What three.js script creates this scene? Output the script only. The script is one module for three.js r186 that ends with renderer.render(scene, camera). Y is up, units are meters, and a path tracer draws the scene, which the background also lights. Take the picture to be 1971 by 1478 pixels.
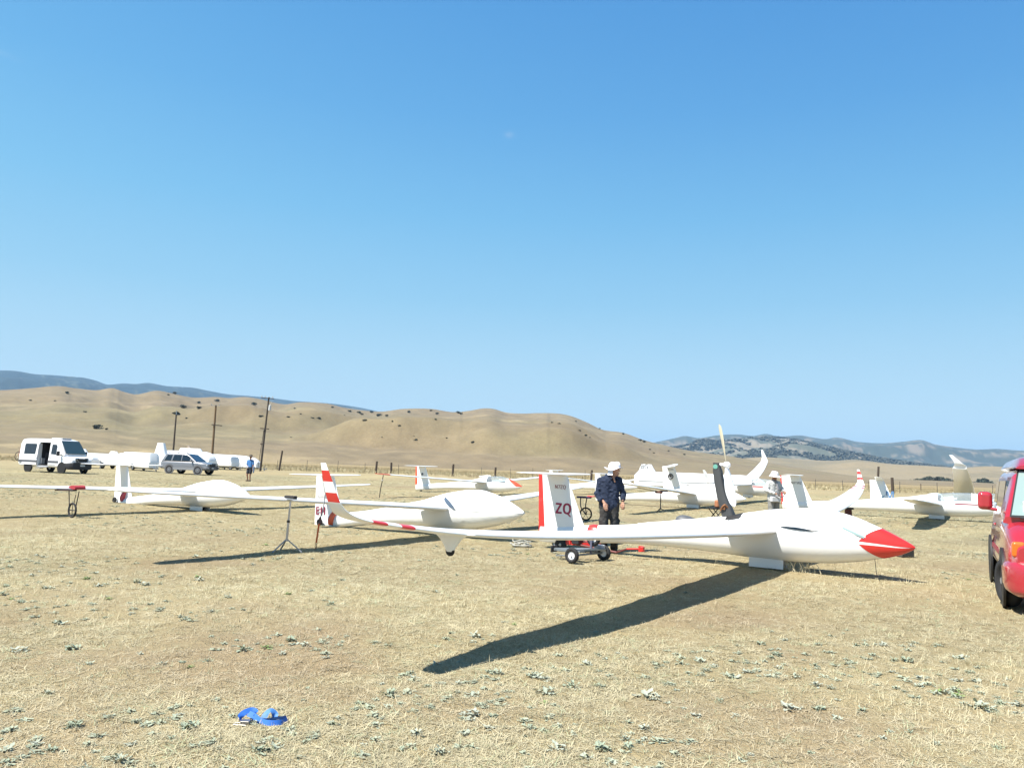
import * as THREE from 'three';
import { mergeGeometries, mergeVertices, toCreasedNormals } from 'three/addons/utils/BufferGeometryUtils.js';
import { MarchingCubes } from 'three/addons/objects/MarchingCubes.js';
import { RoundedBoxGeometry } from 'three/addons/geometries/RoundedBoxGeometry.js';
import { FontLoader } from 'three/addons/loaders/FontLoader.js';
import { TextGeometry } from 'three/addons/geometries/TextGeometry.js';

// ---------------------------------------------------------------- camera, sky, sun, exposure
const scene = new THREE.Scene();
const W = 1024, H = 767;
const camera = new THREE.PerspectiveCamera(52.46, W / H, 0.1, 40000);
camera.position.set(0, 1.6, 0);
const PITCH = Math.atan(160 / 1500), ROLL = THREE.MathUtils.degToRad(2.04);
camera.rotation.set(PITCH, 0, ROLL, 'XYZ');
camera.updateMatrixWorld(true);
scene.add(camera);
const renderer = new THREE.WebGLRenderer({ antialias: true });
renderer.setSize(W, H);
renderer.toneMapping = THREE.LinearToneMapping;
renderer.toneMappingExposure = 2.1;
renderer.shadowMap.enabled = true;
renderer.shadowMap.type = THREE.PCFSoftShadowMap;

const SUN = new THREE.Vector3(-0.55, 1, 0.36).normalize();
const sun = new THREE.DirectionalLight(new THREE.Color(1, 0.955, 0.87), 5.0);
sun.name = 'sun';
sun.position.copy(SUN).multiplyScalar(200).add(new THREE.Vector3(0, 0, -30));
sun.target.position.set(0, 0, -30);
sun.castShadow = true;
sun.shadow.mapSize.set(4096, 4096);
Object.assign(sun.shadow.camera, { left: -80, right: 80, top: 80, bottom: -80, near: 10, far: 500 });
sun.shadow.radius = 1;
scene.add(sun, sun.target);

// deterministic random and noise
function mulberry(a) { return () => { a |= 0; a = a + 0x6D2B79F5 | 0; let t = Math.imul(a ^ a >>> 15, 1 | a); t = t + Math.imul(t ^ t >>> 7, 61 | t) ^ t; return ((t ^ t >>> 14) >>> 0) / 4294967296; }; }
const rnd = mulberry(20120609);
const R = (a, b) => a + (b - a) * rnd();
function hash2(i, j) { let h = Math.imul(i, 374761393) + Math.imul(j, 668265263) | 0; h = Math.imul(h ^ h >>> 13, 1274126177); return ((h ^ h >>> 16) >>> 0) / 4294967296; }
function vnoise(x, y) {
  const i = Math.floor(x), j = Math.floor(y), f = x - i, g = y - j;
  const u = f * f * f * (f * (f * 6 - 15) + 10), v = g * g * g * (g * (g * 6 - 15) + 10);
  const a = hash2(i, j), b = hash2(i + 1, j), c = hash2(i, j + 1), d = hash2(i + 1, j + 1);
  return a + (b - a) * u + (c - a) * v + (a - b - c + d) * u * v;
}
function fbm(x, y, o = 4) { let s = 0, a = 0.5, n = 0; for (let k = 0; k < o; k++) { s += a * vnoise(x, y); n += a; a *= 0.5; x = x * 2.03 + 17.1; y = y * 2.03 + 5.7; } return s / n; }
const sst = (a, b, x) => { const t = Math.min(1, Math.max(0, (x - a) / (b - a))); return t * t * (3 - 2 * t); };
const lerp = (a, b, t) => a + (b - a) * t;
const deg = THREE.MathUtils.degToRad;

// sky: deep blue overhead paling to the horizon, a scrap of cloud and the end of a contrail
{
  const w = 2048, h = 1024, d = new Float32Array(w * h * 4);
  const stops = [[-90, .30, .27, .2], [-4, .46, .56, .6], [0, .77, .93, .965], [2, .695, .895, .955], [6, .535, .79, .935], [12, .34, .66, .905], [18, .23, .57, .885], [25, .157, .465, .835], [33, .112, .385, .775], [45, .06, .26, .62], [60, .04, .17, .48], [90, .03, .14, .42]];
  for (let j = 0; j < h; j++) {
    const el = ((j + 0.5) / h - 0.5) * 180;
    let k = 0; while (k < stops.length - 2 && el > stops[k + 1][0]) k++;
    const a = stops[k], b = stops[k + 1], t = Math.min(1, Math.max(0, (el - a[0]) / (b[0] - a[0])));
    for (let i = 0; i < w; i++) {
      const az = ((i + 0.5) / w - 0.5) * 360;      // equirect: u 0.5 looks along -x? handled by the offset below
      let r = lerp(a[1], b[1], t), g = lerp(a[2], b[2], t), bb = lerp(a[3], b[3], t);
      // the sky is a little paler toward the sun's side (left)
      const dirx = Math.cos(deg(az)), dirz = Math.sin(deg(az));
      const toSun = (dirx * SUN.x + dirz * SUN.z) / Math.hypot(SUN.x, SUN.z);
      if (el > 0) { const k2 = 1 + 0.22 * toSun * sst(2, 30, el); r *= 1 + (k2 - 1) * 1.5; g *= k2; bb *= 1 + (k2 - 1) * 0.45; }
      const th = Math.atan2(dirx, -dirz) * 57.29578;       // azimuth from -z, right positive
      const cl = Math.exp(-Math.pow((th + 0.85) / 0.32, 2) - Math.pow((el - 23.8) / 0.14, 2)) * (0.35 + 0.9 * vnoise(i * 0.9, j * 0.9));
      const ct = Math.exp(-Math.pow((el - 23.35 + 0.05 * (th + 34)) / 0.07, 2)) * sst(-33.6, -35, th) * sst(-60, -45, th);
      const wv = Math.min(1, cl * 0.3 + ct * 0.16);
      r = lerp(r, .8, wv); g = lerp(g, .86, wv); bb = lerp(bb, .92, wv);
      const o = (j * w + i) * 4; d[o] = r; d[o + 1] = g; d[o + 2] = bb; d[o + 3] = 1;
    }
  }
  const tex = new THREE.DataTexture(d, w, h, THREE.RGBAFormat, THREE.FloatType);
  tex.mapping = THREE.EquirectangularReflectionMapping;
  tex.magFilter = tex.minFilter = THREE.LinearFilter;
  tex.wrapS = THREE.RepeatWrapping;
  tex.needsUpdate = true;
  scene.background = tex; scene.environment = tex;
  scene.backgroundIntensity = 0.476; scene.environmentIntensity = 0.476;
}
scene.fog = new THREE.FogExp2(new THREE.Color(0.38, 0.66, 1.0), 0.000075);

// ---------------------------------------------------------------- helpers
const used = {};
function numbered(n) { const k = used[n] = (used[n] ?? -1) + 1; return k ? n + '_' + String(k).padStart(3, '0') : n; }
function mat(r, g, b, rough = 0.6, o = {}) { const f = Math.min(r, g, b) > .7 || o.transmission ? 1 : .80, m = new THREE.MeshPhysicalMaterial({ color: new THREE.Color().setRGB(r * f, g * f, b * f), roughness: rough, side: THREE.DoubleSide, ...o }); return m; }
function mesh(name, geo, m, parent, label) {
  const o = new THREE.Mesh(geo, m); o.name = name; o.castShadow = o.receiveShadow = true;
  if (label) o.userData.label = label;
  if (parent) parent.add(o);
  return o;
}
function tag(o, label, category, group, kind) { if (label) o.userData.label = label; if (category) o.userData.category = category; if (group) o.userData.group = group; if (kind) o.userData.kind = kind; return o; }
function thing(name, label, category, [x, y, z], turn = 0, group) {
  const o = new THREE.Group(); o.name = numbered(name); o.rotation.order = 'YXZ'; o.position.set(x, y, z); o.rotation.y = turn;
  scene.add(o); return tag(o, label, category, group);
}
function struct(name, geo, m) { const o = mesh(numbered(name), geo, m, scene); o.userData.kind = 'structure'; return o; }
function single(name, geo, m, label, category, group, pos, turn = 0) { const o = mesh(numbered(name), geo, m, scene); o.position.set(...pos); o.rotation.y = turn; return tag(o, label, category, group); }
function geoFrom(pos, idx, uv) {
  const g = new THREE.BufferGeometry(); g.setAttribute('position', new THREE.Float32BufferAttribute(pos, 3));
  g.setAttribute('uv', new THREE.Float32BufferAttribute(uv ?? new Array(pos.length / 3 * 2).fill(0), 2));
  g.setIndex(idx); g.computeVertexNormals(); return g;
}
// rings of points joined into a skin
function skin(rings, { closed = true, capA = true, capB = true, crease = 0.7 } = {}) {
  const pos = [], idx = [], n = rings[0].length;
  for (const r of rings) for (const p of r) pos.push(p[0], p[1], p[2]);
  const m = closed ? n : n - 1;
  for (let i = 0; i < rings.length - 1; i++) for (let j = 0; j < m; j++) {
    const a = i * n + j, b = i * n + (j + 1) % n, c = a + n, d = b + n;
    idx.push(a, c, b, b, c, d);
  }
  const cap = (k, flip) => {
    const c = [0, 0, 0]; for (const p of rings[k]) for (let q = 0; q < 3; q++) c[q] += p[q] / n;
    const ci = pos.length / 3; pos.push(...c);
    for (let j = 0; j < m; j++) { const a = k * n + j, b = k * n + (j + 1) % n; flip ? idx.push(ci, b, a) : idx.push(ci, a, b); }
  };
  if (closed && capA) cap(0, false);
  if (closed && capB) cap(rings.length - 1, true);
  let g = geoFrom(pos, idx);
  if (crease) g = toCreasedNormals(g, crease);
  return g;
}
// open sheet from a function
function sheet(nu, nv, fn) {
  const pos = [], idx = [], uv = [];
  for (let i = 0; i <= nu; i++) for (let j = 0; j <= nv; j++) { const p = fn(i / nu, j / nv); pos.push(p[0], p[1], p[2]); uv.push(i / nu, j / nv); }
  for (let i = 0; i < nu; i++) for (let j = 0; j < nv; j++) { const a = i * (nv + 1) + j; idx.push(a, a + nv + 1, a + 1, a + 1, a + nv + 1, a + nv + 2); }
  return geoFrom(pos, idx, uv);
}
function table(rows) {       // smooth interpolation through rows sorted by their first entry
  const n = rows[0].length;
  const mono = (k, i) => {   // finite-difference slope
    const a = rows[Math.max(0, i - 1)], b = rows[Math.min(rows.length - 1, i + 1)]; return (b[k] - a[k]) / (b[0] - a[0]);
  };
  return x => {
    if (x <= rows[0][0]) return rows[0].slice(); if (x >= rows[rows.length - 1][0]) return rows[rows.length - 1].slice();
    let i = 0; while (rows[i + 1][0] < x) i++;
    const h = rows[i + 1][0] - rows[i][0], t = (x - rows[i][0]) / h, out = [x];
    for (let k = 1; k < n; k++) {
      const p0 = rows[i][k], p1 = rows[i + 1][k], m0 = mono(k, i) * h, m1 = mono(k, i + 1) * h;
      out.push((2 * t ** 3 - 3 * t * t + 1) * p0 + (t ** 3 - 2 * t * t + t) * m0 + (-2 * t ** 3 + 3 * t * t) * p1 + (t ** 3 - t * t) * m1);
    }
    return out;
  };
}
function box(w, h, d, x = 0, y = 0, z = 0, rad = 0) { const g = rad ? new RoundedBoxGeometry(w, h, d, 2, rad) : new THREE.BoxGeometry(w, h, d); g.translate(x, y, z); return g; }
function bar(a, b, r, r2 = r, seg = 8) {
  const A = new THREE.Vector3(...a), B = new THREE.Vector3(...b), L = A.distanceTo(B);
  const g = new THREE.CylinderGeometry(r2, r, L, seg); g.translate(0, L / 2, 0);
  g.applyQuaternion(new THREE.Quaternion().setFromUnitVectors(new THREE.Vector3(0, 1, 0), B.clone().sub(A).normalize())); g.translate(...a); return g;
}
function beam(a, b, w, h) {
  const A = new THREE.Vector3(...a), B = new THREE.Vector3(...b), L = A.distanceTo(B);
  const g = new THREE.BoxGeometry(w, h, L); const m = new THREE.Matrix4().lookAt(B, A, new THREE.Vector3(0, 1, 0.001)); g.applyMatrix4(m); g.translate((a[0] + b[0]) / 2, (a[1] + b[1]) / 2, (a[2] + b[2]) / 2); return g;
}
function tube(pts, r, seg = 32, rs = 6) { return new THREE.TubeGeometry(new THREE.CatmullRomCurve3(pts.map(p => new THREE.Vector3(...p))), seg, r, rs, false); }
function merge(list) { return mergeGeometries(list.map(g => { const q = g.index ? g.toNonIndexed() : g; for (const k of Object.keys(q.attributes)) if (!['position', 'normal', 'uv'].includes(k)) q.deleteAttribute(k); if (!q.attributes.uv) q.setAttribute('uv', new THREE.Float32BufferAttribute(new Float32Array(q.attributes.position.count * 2), 2)); return q; })); }
const font = await new FontLoader().loadAsync('fonts/droid/droid_sans_bold.typeface.json');
const fontR = await new FontLoader().loadAsync('fonts/droid/droid_sans_regular.typeface.json');
function text(str, size, f = font, depth = 0.004) { const g = new TextGeometry(str, { font: f, size, depth, curveSegments: 5, bevelEnabled: false }); return g; }

const white = mat(.82, .82, .82, .28, { clearcoat: .25, clearcoatRoughness: .2 });
const whiteMatt = mat(.80, .80, .79, .75);
const fabricWhite = mat(.80, .80, .785, .9, { sheen: .2 });
const red = mat(.72, .035, .03, .35, { clearcoat: .4 });
const redOrange = mat(.80, .085, .03, .4, { clearcoat: .3 });
const maroon = mat(.30, .012, .045, .4);
const rubber = mat(.022, .022, .024, .85);
const rimWhite = mat(.78, .78, .80, .4);
const steel = mat(.42, .44, .46, .45, { metalness: .7 });
const darkSteel = mat(.05, .052, .06, .5, { metalness: .4 });
const alu = mat(.6, .6, .62, .35, { metalness: .85 });
const black = mat(.015, .015, .017, .6);
const darkGlass = mat(.012, .014, .02, .06, { clearcoat: 1 });
const clearGlass = mat(.80, .87, .90, .05, { transmission: .82, thickness: 0, ior: 1.5, clearcoat: 1, clearcoatRoughness: .03 });
const greyPaint = mat(.32, .34, .37, .5);

// ---------------------------------------------------------------- ground
function gh(x, z) {          // the field: nearly level, softly uneven
  const r = Math.hypot(x, z), k = 1 - sst(60, 200, r);
  return k * ((fbm(x * 0.16 + 40, z * 0.16 + 9, 3) - 0.5) * 0.10 + (fbm(x * 1.3 + 3, z * 1.3 + 8, 3) - 0.5) * 0.045);
}
const G = (x, z, dy = 0) => [x, gh(x, z) + dy, z];
function strawTexture(size, seed, tone) {
  const q = mulberry(seed), d = new Float32Array(size * size * 4), hgt = new Float32Array(size * size);
  for (let j = 0; j < size; j++) for (let i = 0; i < size; i++) {
    const u = i / size * Math.PI * 2, v = j / size * Math.PI * 2, o = j * size + i;
    const n = fbm(Math.cos(u) * 3 + 9, Math.sin(u) * 3 + Math.cos(v) * 3, 4) * 0.5 + fbm(Math.sin(v) * 3.3 + 31, Math.cos(u) * 2.7 + Math.cos(v) * 2 + 7, 4) * 0.5;
    const g = 0.72 + 0.3 * (n - 0.5) + 0.12 * (q() - 0.5);
    d[o * 4] = g * tone[0]; d[o * 4 + 1] = g * tone[1]; d[o * 4 + 2] = g * tone[2]; hgt[o] = 0.2;
  }
  const N = size * size / 26;
  for (let s = 0; s < N; s++) {
    let x = q() * size, y = q() * size; const a = q() * 6.283, L = 5 + q() * q() * 34, bend = (q() - 0.5) * 0.06;
    const l = q(), c = l < .62 ? [1.0, .95, .80] : l < .8 ? [.86, .75, .56] : l < .93 ? [.52, .43, .32] : [.72, .80, .62];
    const b = 0.72 + q() * 0.42; let aa = a;
    for (let k = 0; k < L; k++) {
      aa += bend; x += Math.cos(aa); y += Math.sin(aa);
      const o = (((y | 0) + size * 4) % size) * size + ((x | 0) + size * 4) % size;
      d[o * 4] = lerp(d[o * 4], c[0] * b, .75); d[o * 4 + 1] = lerp(d[o * 4 + 1], c[1] * b, .75); d[o * 4 + 2] = lerp(d[o * 4 + 2], c[2] * b, .75); hgt[o] = Math.min(1, hgt[o] + 0.22 + .1 * b);
    }
  }
  const px = new Uint8Array(size * size * 4), bp = new Uint8Array(size * size * 4);
  for (let o = 0; o < size * size; o++) { for (let k = 0; k < 3; k++) { const v = Math.min(1, Math.max(0, d[o * 4 + k])); px[o * 4 + k] = 255 * (v <= .0031308 ? v * 12.92 : 1.055 * Math.pow(v, 1 / 2.4) - .055); bp[o * 4 + k] = hgt[o] * 255; } px[o * 4 + 3] = bp[o * 4 + 3] = 255; }
  const mk = (p, cs) => { const t = new THREE.DataTexture(p, size, size); t.colorSpace = cs; t.wrapS = t.wrapT = THREE.RepeatWrapping; t.magFilter = THREE.LinearFilter; t.minFilter = THREE.LinearMipmapLinearFilter; t.generateMipmaps = true; t.needsUpdate = true; return t; };
  return [mk(px, THREE.SRGBColorSpace), mk(bp, THREE.NoColorSpace)];
}
const [strawMap, strawBump] = strawTexture(1024, 77, [.86, .77, .62]);
function groundTone(x, z) {  // linear base colour of soil and thatch at a place
  const n1 = fbm(x * 0.09 + 5, z * 0.09 + 2, 4), n2 = fbm(x * 0.45 + 11, z * 0.6 + 3, 4), n3 = fbm(x * .021 + 90, z * .03 + 50, 3);
  const bare = .7 * sst(.50, .70, n2 * .6 + n1 * .45), far = sst(14, 40, Math.hypot(x, z));
  let c = [lerp(.440, .385, bare), lerp(.378, .300, bare), lerp(.232, .195, bare)];
  const gr = sst(.52, .72, n1) * .3 + sst(.5, .7, n3) * .35 * far;        // greyer green cover
  c = [lerp(c[0], .34, gr), lerp(c[1], .335, gr), lerp(c[2], .215, gr)];
  const straw = sst(.45, .7, fbm(x * .2 + 70, z * .33 + 14, 4)) * .55;     // pale straw
  c = [lerp(c[0], .54, straw), lerp(c[1], .475, straw), lerp(c[2], .295, straw)];
  const beyond = sst(110, 160, Math.hypot(x, z) + 20 * (n3 - .5));          // taller golden grass outside the fence
  return [lerp(c[0], .365, beyond), lerp(c[1], .295, beyond), lerp(c[2], .165, beyond)];
}
{
  const NA = 480, rs = [0]; let r = 0.5; while (r < 16000) { rs.push(r); r += Math.max(0.13, r * (r < 120 ? 0.022 : 0.06)); } rs.push(16000);
  const pos = [], uv = [], col = [], idx = [];
  for (const q of rs) for (let a = 0; a <= NA; a++) {
    const th = a / NA * Math.PI * 2, x = Math.sin(th) * q, z = -Math.cos(th) * q;
    pos.push(x, gh(x, z), z); uv.push(x / 3.2, z / 3.2);
    const c = groundTone(x, z); col.push(c[0] * 1.0, c[1] * 1.025, c[2] * 1.08);
  }
  for (let i = 0; i < rs.length - 1; i++) for (let a = 0; a < NA; a++) { const p = i * (NA + 1) + a, q = p + NA + 1; idx.push(p, p + 1, q, p + 1, q + 1, q); }
  const g = geoFrom(pos, idx, uv); g.setAttribute('color', new THREE.Float32BufferAttribute(col, 3));
  struct('ground', g, new THREE.MeshStandardMaterial({ map: strawMap, bumpMap: strawBump, bumpScale: 0.02, vertexColors: true, roughness: 1, side: THREE.DoubleSide }));
}

// ---------------------------------------------------------------- hills and mountains: heightfields whose skylines run as surveyed
const bearing = (u, v) => { const d = new THREE.Vector3((u - 985.5) / 1500, -(v - 739) / 1500, -1).applyQuaternion(camera.quaternion); return [Math.atan2(d.x, -d.z), Math.atan2(d.y, Math.hypot(d.x, d.z))]; };
function skylineTable(pts) { return table(pts.map(p => bearing(...p)).sort((a, b) => a[0] - b[0])); }
const hillFields = {};
function makeRange(name, pts, { rBase, rRidge, rEnd, a0, a1, na, nr, warp, prof, colour, uvScale, map, bump, sink = 6 }) {
  const sky = skylineTable(pts), pos = [], uv = [], col = [], idx = [], grid = [];
  for (let i = 0; i <= na; i++) {
    const th = lerp(a0, a1, i / na), e = sky(th)[1], edge = sst(a0, a0 + .12, th) * sst(a1, a1 - .12, th);
    const rr = rRidge * (1 + .14 * (fbm(th * 5 + 3, 1.7, 3) - .5)), hs = [], rsn = [];
    let best = -1;
    for (let j = 0; j <= nr; j++) {
      const t = j / nr, r = rBase * Math.pow(rEnd / rBase, t); rsn.push(r);
      const x = Math.sin(th) * r, z = -Math.cos(th) * r;
      let h = Math.max(0, prof((r - rBase) / (rr - rBase), x, z, th)); const lim = (.93 + .09 * sst(.8, 1, r / rr)) * r / rr; if (r < rr && h > lim * .85) h = lim * (.85 + .15 * Math.tanh((h / lim - .85) / .15));
      hs.push(h); best = Math.max(best, h / r);
    }
    const k = Math.tan(Math.max(.001, e)) / best;
    const colH = [];
    for (let j = 0; j <= nr; j++) {
      const r = rsn[j], x = Math.sin(th) * r, z = -Math.cos(th) * r;
      const y = hs[j] * k * edge + 1.6 * Math.min(1, hs[j] * 2) - sink * (1 - sst(0, .08, hs[j]));
      pos.push(x, y, z); uv.push(x / uvScale, z / uvScale); colH.push(y);
    }
    grid.push(colH);
  }
  for (let i = 0; i < na; i++) for (let j = 0; j < nr; j++) { const a = i * (nr + 1) + j, b = a + nr + 1; idx.push(a, a + 1, b, a + 1, b + 1, b); }
  const g = geoFrom(pos, idx, uv), nrm = g.attributes.normal;
  for (let i = 0; i < pos.length / 3; i++) { const c = colour(pos[i * 3], pos[i * 3 + 1], pos[i * 3 + 2], nrm.getY(i)); col.push(...c); }
  g.setAttribute('color', new THREE.Float32BufferAttribute(col, 3));
  struct(name, g, new THREE.MeshStandardMaterial({ vertexColors: true, roughness: 1, map: map ?? null, bumpMap: bump ?? null, bumpScale: .4, side: THREE.DoubleSide }));
  const f = (x, z) => {      // height at a place
    const th = Math.atan2(x, -z), r = Math.hypot(x, z), fi = (th - a0) / (a1 - a0) * na, fj = Math.log(r / rBase) / Math.log(rEnd / rBase) * nr;
    if (fi < 0 || fj < 0 || fi >= na || fj >= nr) return -99;
    const i = fi | 0, j = fj | 0, s = fi - i, t = fj - j;
    return lerp(lerp(grid[i][j], grid[i][j + 1], t), lerp(grid[i + 1][j], grid[i + 1][j + 1], t), s);
  };
  f.range = [rBase, rEnd]; hillFields[name] = f; return f;
}
const hillMapPair = strawTexture(512, 5, [.92, .86, .72]);
const ridged = (x, y, o = 3) => { let s = 0, a = .5; for (let k = 0; k < o; k++) { s += a * (1 - Math.abs(2 * vnoise(x, y) - 1)); a *= .5; x = x * 2.1 + 9; y = y * 2.1 + 4; } return s; };
const golden = makeRange('hills', [[-500, 760], [-200, 752], [0, 751], [60, 747], [110, 743], [150, 748], [185, 751], [215, 747], [240, 755], [262, 759], [300, 752], [330, 757], [370, 765], [415, 764], [440, 766], [470, 764], [500, 768], [545, 778], [580, 774], [630, 777], [660, 784], [700, 790], [735, 792], [775, 787], [830, 787], [870, 793], [900, 791], [930, 786], [950, 787], [975, 794], [1010, 796], [1035, 795], [1075, 796], [1100, 801], [1130, 813], [1160, 827], [1200, 833], [1240, 847], [1280, 857], [1320, 866], [1360, 872], [1400, 877], [1440, 884], [1500, 894], [1560, 904], [1640, 915], [1720, 922], [2300, 940]],
  { rBase: 230, rRidge: 1150, rEnd: 2100, a0: -1.05, a1: .62, na: 820, nr: 150, uvScale: 34, map: hillMapPair[0],
    prof: (t, x, z, th) => {
      if (t <= 0) return 0;
      const main = t < 1 ? .18 * sst(0, .45, t) + .82 * Math.pow(sst(.12, 1.02, t), 1.25) : 1 - .5 * sst(1, 2, t);
      const spur = ridged(x * .0034 + 3.3, z * .0021 + 1.1, 3), gully = ridged(x * .0095 + 8, z * .0058 + 3, 4);
      const mid = sst(.06, .4, t) * (1 - sst(.86, 1.02, t));
      return Math.max(.0, main * (1 + mid * (.72 * (spur - .48) + .30 * (gully - .48))) + sst(.04, .14, t) * (1 - sst(.3, .55, t)) * .20 * sst(.48, .75, fbm(x * .006 + 2, z * .008 + 7, 3)));
    },
    colour: (x, y, z, ny) => {
      const n = fbm(x * .011, z * .011, 5), m = fbm(x * .05 + 7, z * .05 + 3, 3), b = fbm(x * .0045 + 20, z * .006 + 13, 3);
      let c = [.325, .266, .176];
      const olive = Math.min(1, sst(.44, .68, b) * .65); c = [lerp(c[0], .300, olive), lerp(c[1], .272, olive), lerp(c[2], .160, olive)];
      const brown = sst(.36, .70, n) * .5; c = [lerp(c[0], .29, brown), lerp(c[1], .228, brown), lerp(c[2], .155, brown)];
      const bare = sst(.58, .72, fbm(x * .03 + 7, z * .05 + 3, 4)) * sst(.5, .64, fbm(x * .008 + 60, z * .01 + 31, 3)) * .55; c = [lerp(c[0], .52, bare), lerp(c[1], .43, bare), lerp(c[2], .28, bare)];
      const fine = fbm(x * .12, z * .12, 3), v = .735 * (1 + .28 * (m - .5) + .40 * (fine - .5)); return [c[0] * v, c[1] * v, c[2] * v];
    } });
const chap = (x, y, z, s, dk, lt, thr) => { const n = fbm(x * s, z * s, 5) * .6 + fbm(x * s * 5 + 3, z * s * 5 + 9, 3) * .4, k = sst(thr, thr + .09, n); return [lerp(dk[0], lt[0], k), lerp(dk[1], lt[1], k), lerp(dk[2], lt[2], k)]; };
const mtnProf = (sx, sz, am) => (t, x, z) => { if (t <= 0) return 0; const main = t < 1 ? Math.pow(sst(0, 1.05, t), 1.05) : 1 - .5 * sst(1, 1.9, t); const mid = sst(.05, .3, t) * (1 - sst(.85, 1.02, t)); return Math.max(0, main * (1 + mid * am * (ridged(x * sx, z * sz, 4) - .48))); };
makeRange('mountains', [[-600, 700], [-300, 716], [0, 713], [30, 714], [65, 720], [100, 722], [125, 724], [160, 727], [185, 733], [205, 740], [235, 738], [262, 739], [285, 737], [320, 743], [370, 746], [400, 752], [440, 759], [480, 762], [520, 766], [560, 771], [600, 774], [640, 777], [700, 786], [760, 800], [900, 830], [1100, 870]],
  { rBase: 3800, rRidge: 6800, rEnd: 9500, a0: -1.0, a1: .1, na: 420, nr: 60, uvScale: 400, prof: mtnProf(.0011, .0007, 1.0), sink: 30, colour: (x, y, z) => chap(x, y, z, .010, [.014, .025, .022], [.065, .073, .05], .58) });
const backRange = [[1050, 880], [1150, 872], [1220, 858], [1262, 851], [1300, 843], [1320, 839], [1345, 843], [1380, 838], [1420, 836], [1450, 839], [1475, 835], [1500, 840], [1540, 838], [1565, 842], [1590, 845], [1612, 842], [1650, 850], [1700, 853], [1740, 850], [1775, 847], [1800, 855], [1840, 861], [1880, 865], [1920, 864], [1971, 867], [2100, 860], [2400, 868]];
makeRange('mountains', backRange, { rBase: 3600, rRidge: 6200, rEnd: 8600, a0: .0, a1: .98, na: 460, nr: 80, uvScale: 400, prof: mtnProf(.0016, .0012, 1.1), sink: 30, colour: (x, y, z) => chap(x, y, z, .0085, [.045, .056, .042], [.17, .14, .10], .55) });
const frontRange = makeRange('mountains', [[1180, 890], [1230, 880], [1270, 866], [1320, 858], [1350, 848], [1400, 845], [1430, 844], [1480, 842], [1530, 846], [1560, 852], [1600, 862], [1650, 873], [1700, 883], [1760, 892], [1850, 903], [1971, 910], [2300, 925]],
  { rBase: 2300, rRidge: 4000, rEnd: 5600, a0: .06, a1: .95, na: 520, nr: 100, uvScale: 300, prof: mtnProf(.0024, .0018, 1.15), sink: 20, colour: (x, y, z) => chap(x, y, z, .0085, [.085, .092, .066], [.205, .175, .128], .47) });
makeRange('foothills', [[1150, 893], [1300, 884], [1400, 884], [1470, 880], [1540, 884], [1600, 887], [1650, 885], [1720, 893], [1780, 896], [1850, 900], [1900, 897], [1971, 901], [2300, 905]],
  { rBase: 1500, rRidge: 2350, rEnd: 3200, a0: .02, a1: .98, na: 420, nr: 50, uvScale: 60, map: hillMapPair[0], prof: mtnProf(.0034, .003, .7), sink: 10, colour: (x, y, z) => { const n = fbm(x * .005, z * .005, 4), k = sst(.5, .62, n) * .6; return [lerp(.31, .20, k), lerp(.255, .175, k), lerp(.165, .11, k)]; } });
// where a line of sight meets the hills
function onHill(f, u, v) {
  const d = new THREE.Vector3((u - 985.5) / 1500, -(v - 739) / 1500, -1).applyQuaternion(camera.quaternion).normalize();
  const [r0, r1] = f.range;
  for (let s = r0; s < r1; s += 4) { const x = d.x * s, z = d.z * s, y = 1.6 + d.y * s; if (f(x, z) >= y) return [x, y, z, s]; }
  return null;
}

// ---------------------------------------------------------------- gliders (nose along +x, up +y, right wing along +z, main wheel at the origin)
const BODY = [[-4.62, .40, .10, .035], [-4.3, .42, .09, .085], [-3.6, .49, .14, .115], [-2.9, .55, .20, .135], [-2.35, .61, .225, .155], [-1.4, .745, .225, .215], [-.7, .85, .20, .275], [-.3, .945, .18, .305], [.2, 1.03, .165, .325], [.7, 1.075, .18, .33], [1.06, 1.06, .205, .315], [1.45, .965, .265, .275], [1.8, .835, .345, .20], [2.08, .70, .43, .115], [2.25, .605, .515, .045], [2.3, .565, .555, .008]];
const NAIRF = 14;
function airfoilPts(u0, u1, tk) {
  const up = [], lo = [];
  for (let i = 0; i <= NAIRF; i++) {
    const q = i / NAIRF, u = u0 + (u1 - u0) * (u0 === 0 ? q * q : q);
    const yt = 5 * tk * (.2969 * Math.sqrt(u) - .126 * u - .3516 * u * u + .2843 * u ** 3 - .1036 * u ** 4) + .0015, yc = .10 * tk * 4 * u * (1 - u) * 1.6;
    up.push([u, yc + yt]); lo.push([u, yc - yt]);
  }
  return up.reverse().concat(u0 === 0 ? lo.slice(1) : lo);
}
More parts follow.
